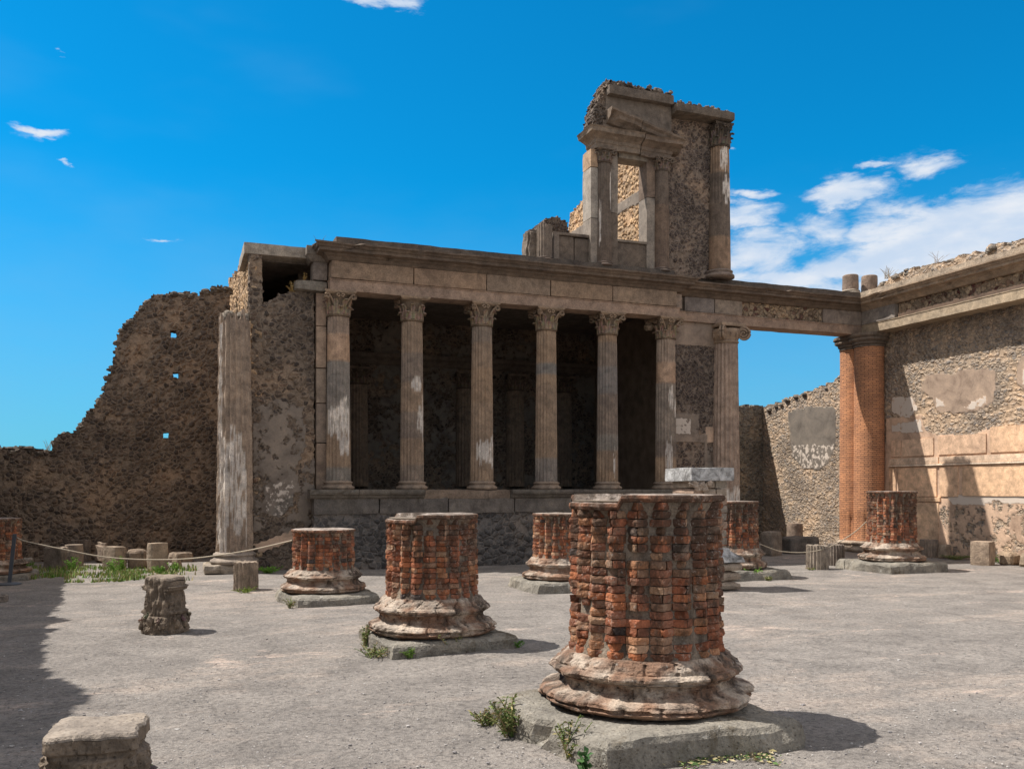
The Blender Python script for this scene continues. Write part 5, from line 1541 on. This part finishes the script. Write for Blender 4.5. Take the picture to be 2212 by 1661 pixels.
rock('stone_block', 'square block with grooved left face near the right picture edge', 'stone', 2096, 2150, 1169, 1221, (0.34, 0.265, 0.205), 29, rot=0.35, depth=0.42, rnd=0.03, wob=0.012, group=GR_)
rock('stone_block', 'brown boulder at the foot of the wall by the right picture edge', 'stone', 2153, 2206, 1164, 1192, (0.33, 0.25, 0.18), 30, rot=0.1, depth=0.35, rnd=0.1, wob=0.06, group=GR_)
rock('stone_block', 'rounded boulder cut by the right picture edge', 'stone', 2209, 2262, 1163, 1194, (0.30, 0.24, 0.18), 31, depth=0.5, rnd=0.1, wob=0.05, group=GR_)


# carved fragments of Corinthian capitals standing on the ground
def carved(label, u0, u1, vt, vb, seed, rot, h=None, big=False, flip=True):
    X_, Y_, g_, wd, hh = px_stone(u0, u1, vt, vb)
    if h: hh = h
    th = thing('carved_capital', label, 'capital', (X_, Y_, g_), rot, 'carved capital fragments on the court floor')
    r = wd / 2
    mb = MB(); rr = random.Random(seed); col = (0.185, 0.15, 0.12)
    # standing upside down: leaves below, moulding above
    n = 96; P = []; C = []
    rows = 34
    for j in range(rows + 1):
        t = j / rows; z = hh * t
        for i in range(n):
            a = 2 * math.pi * i / n
            rad = r * (0.745 + 0.22 * max(0, 1 - t / 0.75) ** 1.6) if not big else r * (0.93 + 0.0 * t)
            
            lv = math.cos(a * 8 + (math.pi if t > 0.25 else 0)); 
            amp = 0.075 * r / 0.3 * (0.5 if big else 0.42)
            if t < 0.78:
                rad += amp * (0.6 if not big else 1) * (abs(lv) ** 0.6 - 0.5) * (1 if 0.04 < t < 0.72 else 0.3) + 0.10 * r * nz(math.cos(a) * 5 + seed, math.sin(a) * 5, t * 7) + 0.07 * r * nz(math.cos(a) * 14, math.sin(a) * 14 + seed, t * 20)
                if (0.36 < t < 0.42): rad += 0.03
            else:
                rad += 0.02 * r * nz(math.cos(a) * 5, math.sin(a) * 5, t * 7)
                if 0.80 < t < 0.90: rad += 0.05 * r / 0.3
                if t >= 0.88: rad += 0.02
            brk = math.cos(a - math.radians(-130))
            if not big and brk > 0.2 and t > 0.3:                       # big sheared face
                lim = r * 0.60 / max(0.3, brk); rad = min(rad, lim + 0.03 * nz(a * 4, t * 6, seed))
            if big and t > 0.80:
                ca_, sa_ = abs(math.cos(a + 0.5)), abs(math.sin(a + 0.5)); rad = r * 0.86 / max(0.82, (ca_ ** 5 + sa_ ** 5) ** 0.2) + 0.035 * nz(math.cos(a) * 2.2 + 5, math.sin(a) * 2.2, 0) + 0.012 * nz(math.cos(a) * 9, math.sin(a) * 9, t * 9) - (0.02 if t < 0.86 else 0)
            P.append((rad * math.cos(a), rad * math.sin(a), z + ((0.008 if big else 0.03) * nz(math.cos(a) * 2, math.sin(a) * 2, seed) if t > 0.9 else 0)))
            dk = 0.6 if (t < 0.78 and abs(lv) < 0.45) else 1.0
            C.append(tuple(q * (1 + 0.25 * nz(a * 3, t * 8, seed)) * (0.75 + 0.25 * dk) for q in col))
    mb.grid(P, n, rows + 1, True, C)
    mb.build('carved_body', M_LAVA, th)
    tp = MB((0.24, 0.20, 0.165) if not big else (0.27, 0.235, 0.205)); Q = []
    for (k, dz_) in ((1.0, 0.0), (0.99, 0.02), (0.93, 0.045), (0.7, 0.06), (0.4, 0.05), (0.01, 0.055)):
        for i in range(n):
            a = 2 * math.pi * i / n; p = P[rows * n + i]
            Q.append((p[0] * k, p[1] * k, (p[2] * k + hh * (1 - k)) + dz_ * (0.5 if big else 0.8) + (0.010 if big else 0.02) * nz(p[0] * k * 4, p[1] * k * 4, seed)))
    tp.grid(Q, n, 6, True)
    tp.build('broken_top', M_LAVA, th)
    lf = MB(col)
    for i in range(10 if not big else 14):
        a = i * 2 * math.pi / (10 if not big else 14) + rr.uniform(-0.1, 0.1)
        zz = hh * (0.36 if not big else 0.62) + rr.uniform(-0.04, 0.04)
        rb = r * (0.97 if not big else 0.97)
        pts = []
        for k in range(9):
            t = k / 8; q = t * 1.6 * math.pi
            rs = r * 0.11 * (1 - 0.5 * t)
            pts.append(((rb + rs * math.sin(q)) * math.cos(a), (rb + rs * math.sin(q)) * math.sin(a), zz - r * 0.25 + r * 0.25 * t + rs * math.cos(q)))
        lf.tube(pts, [r * 0.055] * 9, 6, tuple(q_ * rr.uniform(0.8, 1.2) for q_ in col))
        blob(lf, (rb * 0.97 * math.cos(a + 0.15), rb * 0.97 * math.sin(a + 0.15), zz - r * 0.35), r * 0.13, col, seed + i, (1, 1, 1.5), 8, 6)
    lf.build('acanthus_leaves', M_LAVA, th)
    return th


carved('upended carved capital with one sheared face, standing alone on the open ground at left', 302, 411, 1256, 1370, 5, 0.0)
X_, Y_, g_ = gp(206, 1790)
carved('carved capital cut by the bottom edge of the picture, with a broad pale broken top', 84, 338, 1600, 1830, 9, 0.4, big=True)

# ================================================================== BARRIER POST AND ROPES
pX_, pY_, pg = gp(20, 1262)
bp = thing('barrier_post', 'thin grey metal barrier post leaning on a round foot at the left edge', 'post', (pX_, pY_, pg))
mb = MB((1, 1, 1)); mb.lathe([(0.01, 0.0), (0.2, 0.0), (0.2, 0.018), (0.14, 0.03), (0.04, 0.04), (0.01, 0.04)], 32)
mb.build('foot', M_METAL, bp)
zcp = pX_ * ST + pY_ * CT
hp_ = (1262 - 1153) * zcp / F
mb = MB((1, 1, 1)); dx_ = CT * 12 * zcp / F; dy_ = -ST * 12 * zcp / F
o = mb.box(-0.035, 0.035, -0.02, 0.02, 0.03, hp_)
mb.xf(o, lambda x, y, z: (x * CT + dx_ * z / hp_, -x * ST + y + dy_ * z / hp_, z))
mb.build('pole', M_METAL, bp)


def rope(name, label, pts, r=0.016):
    mb = MB((0.4, 0.34, 0.26)); mb.tube(pts, r * 0.72, 8)
    o = mb.build(name, M_ROPE, None, smooth=True); return tag(o, label, 'rope')


def P3(u, v, z):
    X_, Y_ = at(u, z); return (X_, Y_, EYE - (v - VH) * z / F)


def spline(P, n=48):
    out = []
    for i in range(len(P) - 1):
        p0 = Vector(P[max(i - 1, 0)]); p1 = Vector(P[i]); p2 = Vector(P[i + 1]); p3 = Vector(P[min(i + 2, len(P) - 1)])
        for k in range(n // (len(P) - 1)):
            t = k / (n // (len(P) - 1))
            out.append(tuple(0.5 * ((2 * p1) + (-p0 + p2) * t + (2 * p0 - 5 * p1 + 4 * p2 - p3) * t * t + (-p0 + 3 * p1 - 3 * p2 + p3) * t ** 3)))
    out.append(tuple(P[-1])); return out


zr = zcp
lp = [P3(37, 1160, zr), P3(44, 1161, zr), P3(47, 1165, zr), P3(43, 1169, zr), P3(37, 1166, zr), P3(37, 1160, zr)]
rl = spline([P3(37, 1161, zr), P3(42, 1164, zr), P3(60, 1170, zr), P3(130, 1185, zr + 0.1), P3(220, 1202, zr + 0.2), P3(300, 1208, zr + 0.2), P3(380, 1208, zr + 0.1), P3(450, 1202, zr - .3), P3(540, 1188, zr - 0.9), P3(632, 1167, 13.75)], 72)
rope('rope', 'pale rope sagging from the grey post to the shortest brick column', rl)
rl = spline([P3(1640, 1174, 17.6), P3(1665, 1184, 17.9), P3(1690, 1191, 18.2), P3(1735, 1193, 18.5), P3(1775, 1187, 18.8), P3(1810, 1172, 19.1), P3(1845, 1150, 19.1), P3(1872, 1126, 19.0)], 56)
rope('rope', 'thin rope hanging between the pedestal side column and the streaked brick column at right', rl, 0.014)


# ================================================================== PLANTS
GREENS = [(0.10, 0.15, 0.035), (0.16, 0.21, 0.06), (0.08, 0.115, 0.03), (0.23, 0.25, 0.09), (0.32, 0.27, 0.12), (0.26, 0.19, 0.10)]


def weed(label, u, v, hgt, spread, seed, stems=10, leaf=0.02, cols=GREENS, dens=16, name='weed', h=0.0, broad=False, group='weeds around the column slabs', loc=None, lean=0.0, top=True):
    if loc is None:
        X_, Y_, g_ = gp(u, v, h); g_ += h
        if Y_ < 19 and X_ > 17.75: Y_ *= 17.75 / X_; X_ = 17.75
    else: X_, Y_, g_ = loc
    rr = random.Random(seed); mb = MB(); st = MB()
    for s in range(stems):
        a = rr.uniform(0, 6.283); l = hgt * rr.uniform(0.45, 1.0); sp_ = spread * rr.uniform(0.2, 1.0)
        b = Vector((rr.uniform(-0.3, 0.3) * spread, rr.uniform(-0.3, 0.3) * spread, 0))
        pts = []
        for k in range(7):
            t = k / 6
            pts.append(b + Vector((math.cos(a) * sp_ * t ** 1.3, math.sin(a) * sp_ * t ** 1.3, l * (t - 0.18 * t * t))))
        st.tube([tuple(p) for p in pts], [0.004 * (1 - 0.6 * k / 6) + 0.0008 for k in range(7)], 5, rr.choice(cols))
        for q in range(dens):
            t = rr.uniform(0.12, 1.0); i = min(5, int(t * 6)); f = t * 6 - i
            p = pts[i].lerp(pts[i + 1], f)
            d = Vector((rr.uniform(-1, 1), rr.uniform(-1, 1), rr.uniform(-0.1, 0.9))).normalized()
            L = leaf * rr.uniform(0.7, 1.6) * (2.4 if broad else 1.5); W = leaf * (1.3 if broad else 0.28)
            sd = d.cross(Vector((rr.uniform(-1, 1), rr.uniform(-1, 1), rr.uniform(-1, 1)))).normalized() * W
            c = rr.choice(cols); j = rr.uniform(0.75, 1.25); c = tuple(k * j for k in c)
            mb.add([tuple(p), tuple(p + d * L * 0.45 + sd), tuple(p + d * L + Vector((0, 0, -0.2 * L))), tuple(p + d * L * 0.45 - sd)], [(0, 1, 2, 3)], c)
    th = thing(name, label, 'weed', (X_, Y_, g_), 0.0, group)
    mb.build('leaves', M_LEAF, th, fix=False); st.build('stems', M_LEAF, th)
    return th


weed('tall feathery green weed at the left corner of the nearest cracked slab', 1103, 1588, 0.30, 0.16, 1, 22, 0.022, dens=26)
weed('low pale green weed left of the feathery one by the nearest slab', 1052, 1566, 0.14, 0.12, 2, 16, 0.018, dens=18)
weed('straggly weed growing against the front side of the nearest slab', 1222, 1636, 0.30, 0.13, 3, 12, 0.02, dens=20)
weed('yellow green mossy tuft at the foot of the nearest slab', 1240, 1640, 0.09, 0.08, 4, 14, 0.016, cols=[(0.32, 0.27, 0.04), (0.24, 0.25, 0.05)], dens=16)
weed('broad leaved dark green plant at the bottom edge before the nearest slab', 1264, 1672, 0.17, 0.05, 5, 5, 0.016, cols=[(0.05, 0.12, 0.035), (0.08, 0.17, 0.05)], dens=8, broad=True)
weed('thin upright grass tuft at the left corner of the middle slab', 790, 1394, 0.30, 0.10, 6, 12, 0.02, dens=20)
weed('low spreading weed in front of the left corner of the middle slab', 812, 1418, 0.14, 0.30, 7, 20, 0.02, dens=20)
weed('small bright green rosette before the middle slab', 886, 1420, 0.13, 0.10, 8, 14, 0.02, cols=[(0.13, 0.22, 0.04), (0.17, 0.26, 0.05)], dens=12)
weed('leggy weed with long stems leaning on the front of the middle slab', 982, 1408, 0.32, 0.22, 9, 9, 0.018, dens=18)
weed('tiny weed at the right corner of the middle slab', 1118, 1397, 0.08, 0.10, 10, 10, 0.018, cols=[(0.1, 0.22, 0.03)])
weed('small weed at the near corner of the slab under the shortest brick column', 627, 1313, 0.18, 0.10, 11, 9, 0.022)
weed('bushy bright green weed at the slab right of the pedestal', 1628, 1252, 0.30, 0.22, 12, 22, 0.03, cols=[(0.14, 0.30, 0.03), (0.20, 0.36, 0.05)], dens=20)
weed('small weed on the ground right of the bushy one by the pedestal', 1660, 1254, 0.10, 0.12, 13, 9, 0.025)
weed('low green plants behind the streaked brick column slab', 1868, 1190, 0.22, 0.35, 14, 24, 0.03, cols=[(0.14, 0.26, 0.03), (0.2, 0.3, 0.05)], dens=16)
weed('green tuft at the wall foot right of the streaked brick column', 2066, 1190, 0.14, 0.5, 15, 30, 0.03, dens=14)
weed('dark green weeds at the wall foot near the right picture edge', 2165, 1196, 0.22, 0.4, 16, 26, 0.03, cols=[(0.08, 0.17, 0.03), (0.12, 0.2, 0.04)], dens=16)
weed('weed growing between the fluted drums at right', 1752, 1231, 0.06, 0.12, 17, 8, 0.02)
weed('green weeds at the foot of the small fluted drum by the half column', 530, 1280, 0.12, 0.22, 18, 16, 0.02, cols=[(0.2, 0.24, 0.05), (0.12, 0.2, 0.03)])
weed('green tufts at the wall foot right of the small fluted drum', 580, 1238, 0.16, 0.3, 19, 24, 0.03, cols=[(0.12, 0.26, 0.03), (0.16, 0.3, 0.04)], dens=16)
for i, (u, v, hh) in enumerate(((262, 1232, 0.36), (245, 1236, 0.3), (378, 1234, 0.26), (345, 1240, 0.22), (155, 1232, 0.35), (60, 1228, 0.2))):
    weed(['tall weed before the squared block in the left grass', 'shorter weed left of the tall one before the squared block', 'weed right of the upright smooth drum', 'weed at the foot of the upright smooth drum',
          'tall pale weed right of the leftmost fluted drum', 'weed beside the column at the left picture edge'][i], u, v, hh, 0.16, 30 + i, 12, 0.03, cols=[(0.13, 0.26, 0.03), (0.18, 0.32, 0.05)], dens=20, group='weeds among the left stones')
DRY = [(0.42, 0.27, 0.09), (0.36, 0.2, 0.06), (0.5, 0.36, 0.15)]
X_, Z_ = pY(631, 628, 19.35); weed('dry orange weed at the dark opening left of the hall', 0, 0, 0.36, 0.14, 50, 9, 0.02, cols=DRY, name='dry_weed', group='dry weeds on the ruins', loc=(X_, 19.35, Z_ - 0.08), dens=26)
X_, Z_ = pY(656, 605, 19.35); weed('dry orange weed right of the other, beside the corner stones of the hall', 0, 0, 0.40, 0.10, 51, 7, 0.02, cols=DRY, name='dry_weed', group='dry weeds on the ruins', loc=(X_, 19.35, Z_ - 0.15), dens=26)
weed('bare thin twigs on the left corner of the hall cornice', 0, 0, 0.42, 0.18, 52, 7, 0.008, cols=[(0.12, 0.09, 0.08)], name='dry_weed', group='dry weeds on the ruins', loc=(onY(690, 19.4), 19.4, 6.86), dens=2)
weed('dry grass on the corner stumps above the brick twin column', 0, 0, 0.42, 0.25, 53, 20, 0.01, cols=[(0.35, 0.27, 0.15)], name='dry_weed', group='dry weeds on the ruins', loc=(18.1, 18.9, 7.42), dens=5)
weed('thin dry twigs on the crest of the right wall', 0, 0, 0.40, 0.3, 54, 9, 0.01, cols=[(0.3, 0.22, 0.15)], name='dry_weed', group='dry weeds on the ruins', loc=(18.1, 17.2, 7.45), dens=5)
X_, Z_ = pY(103, 972, YW); weed('thin pale twigs on the low part of the left rubble wall', 0, 0, 0.35, 0.14, 55, 9, 0.01, cols=[(0.4, 0.36, 0.28)], name='dry_weed', group='dry weeds on the ruins', loc=(X_, YW + 0.1, Z_ - 0.03), dens=5)

# low growth over the ground below the left wall: nobody could count it
mb = MB(); rr = random.Random(77)
for k in range(5200):
    u = rr.uniform(60, 425); v = 1224 + 34 * rr.random() ** 0.9
    X_, Y_, g_ = gp(u, v)
    dn = nz(X_, Y_, 0, 1.6) + 0.5 * nz(X_, Y_, 4, 5) + (0.25 if v < 1245 else -0.05) + (0.1 if 140 < u < 300 else -0.12)
    if dn < 0.02: continue
    L = rr.uniform(0.03, 0.11); a = rr.uniform(0, 6.28); ln = rr.uniform(0.1, 0.7) * L
    w_ = rr.uniform(0.008, 0.02); c = rr.choice([(0.13, 0.24, 0.04), (0.20, 0.27, 0.06), (0.27, 0.28, 0.09), (0.10, 0.19, 0.03), (0.33, 0.27, 0.13)])
    mb.add([(X_ - w_ * math.sin(a), Y_ + w_ * math.cos(a), g_ - 0.01), (X_ + w_ * math.sin(a), Y_ - w_ * math.cos(a), g_ - 0.01), (X_ + ln * math.cos(a), Y_ + ln * math.sin(a), g_ + L)], [(0, 1, 2)], c)
tag(mb.build('grass', M_LEAF, fix=False), kind='stuff')
mb = MB(); rr = random.Random(78)
for k in range(420):
    t = rr.random(); u = 1480 + 190 * t + rr.gauss(0, 14); v = 1655 - 26 * math.sin(t * 2.6) + rr.gauss(0, 6) + 4
    X_, Y_, g_ = gp(u, v)
    a = rr.uniform(0, 6.28); L = rr.uniform(0.008, 0.028)
    c = rr.choice([(0.16, 0.22, 0.08), (0.32, 0.27, 0.13), (0.08, 0.14, 0.04), (0.4, 0.33, 0.2)])
    d = (math.cos(a), math.sin(a)); zz = g_ + rr.uniform(0.004, 0.03)
    mb.add([(X_, Y_, zz), (X_ + d[0] * L - d[1] * L * .3, Y_ + d[1] * L + d[0] * L * .3, zz + rr.uniform(0, .012)), (X_ + d[0] * 2 * L, Y_ + d[1] * 2 * L, zz), (X_ + d[0] * L + d[1] * L * .3, Y_ + d[1] * L - d[0] * L * .3, zz)], [(0, 1, 2, 3)], c)
tag(mb.build('creeping_ground_cover', M_LEAF, fix=False), kind='stuff')
# gravel on the court floor
mb = MB(); rr = random.Random(79)
for k in range(2600):
    v = 1225 + 470 * rr.random() ** 0.8; u = rr.uniform(-60, 2270)
    X_, Y_, g_ = gp(u, v)
    if Y_ > 18.4: continue
    c = rr.choice([(0.42, 0.39, 0.37), (0.25, 0.23, 0.225), (0.2, 0.185, 0.18), (0.5, 0.47, 0.44)])
    r_ = rr.uniform(0.003, 0.008) * (1 + 1.0 * (rr.random() < 0.03))
    blob(mb, (X_, Y_, g_ + r_ * 0.2), r_, c, k * 0.37, (1.2, 1, 0.6), 5, 3)
tag(mb.build('gravel', M_LEAF, fix=False), kind='stuff')
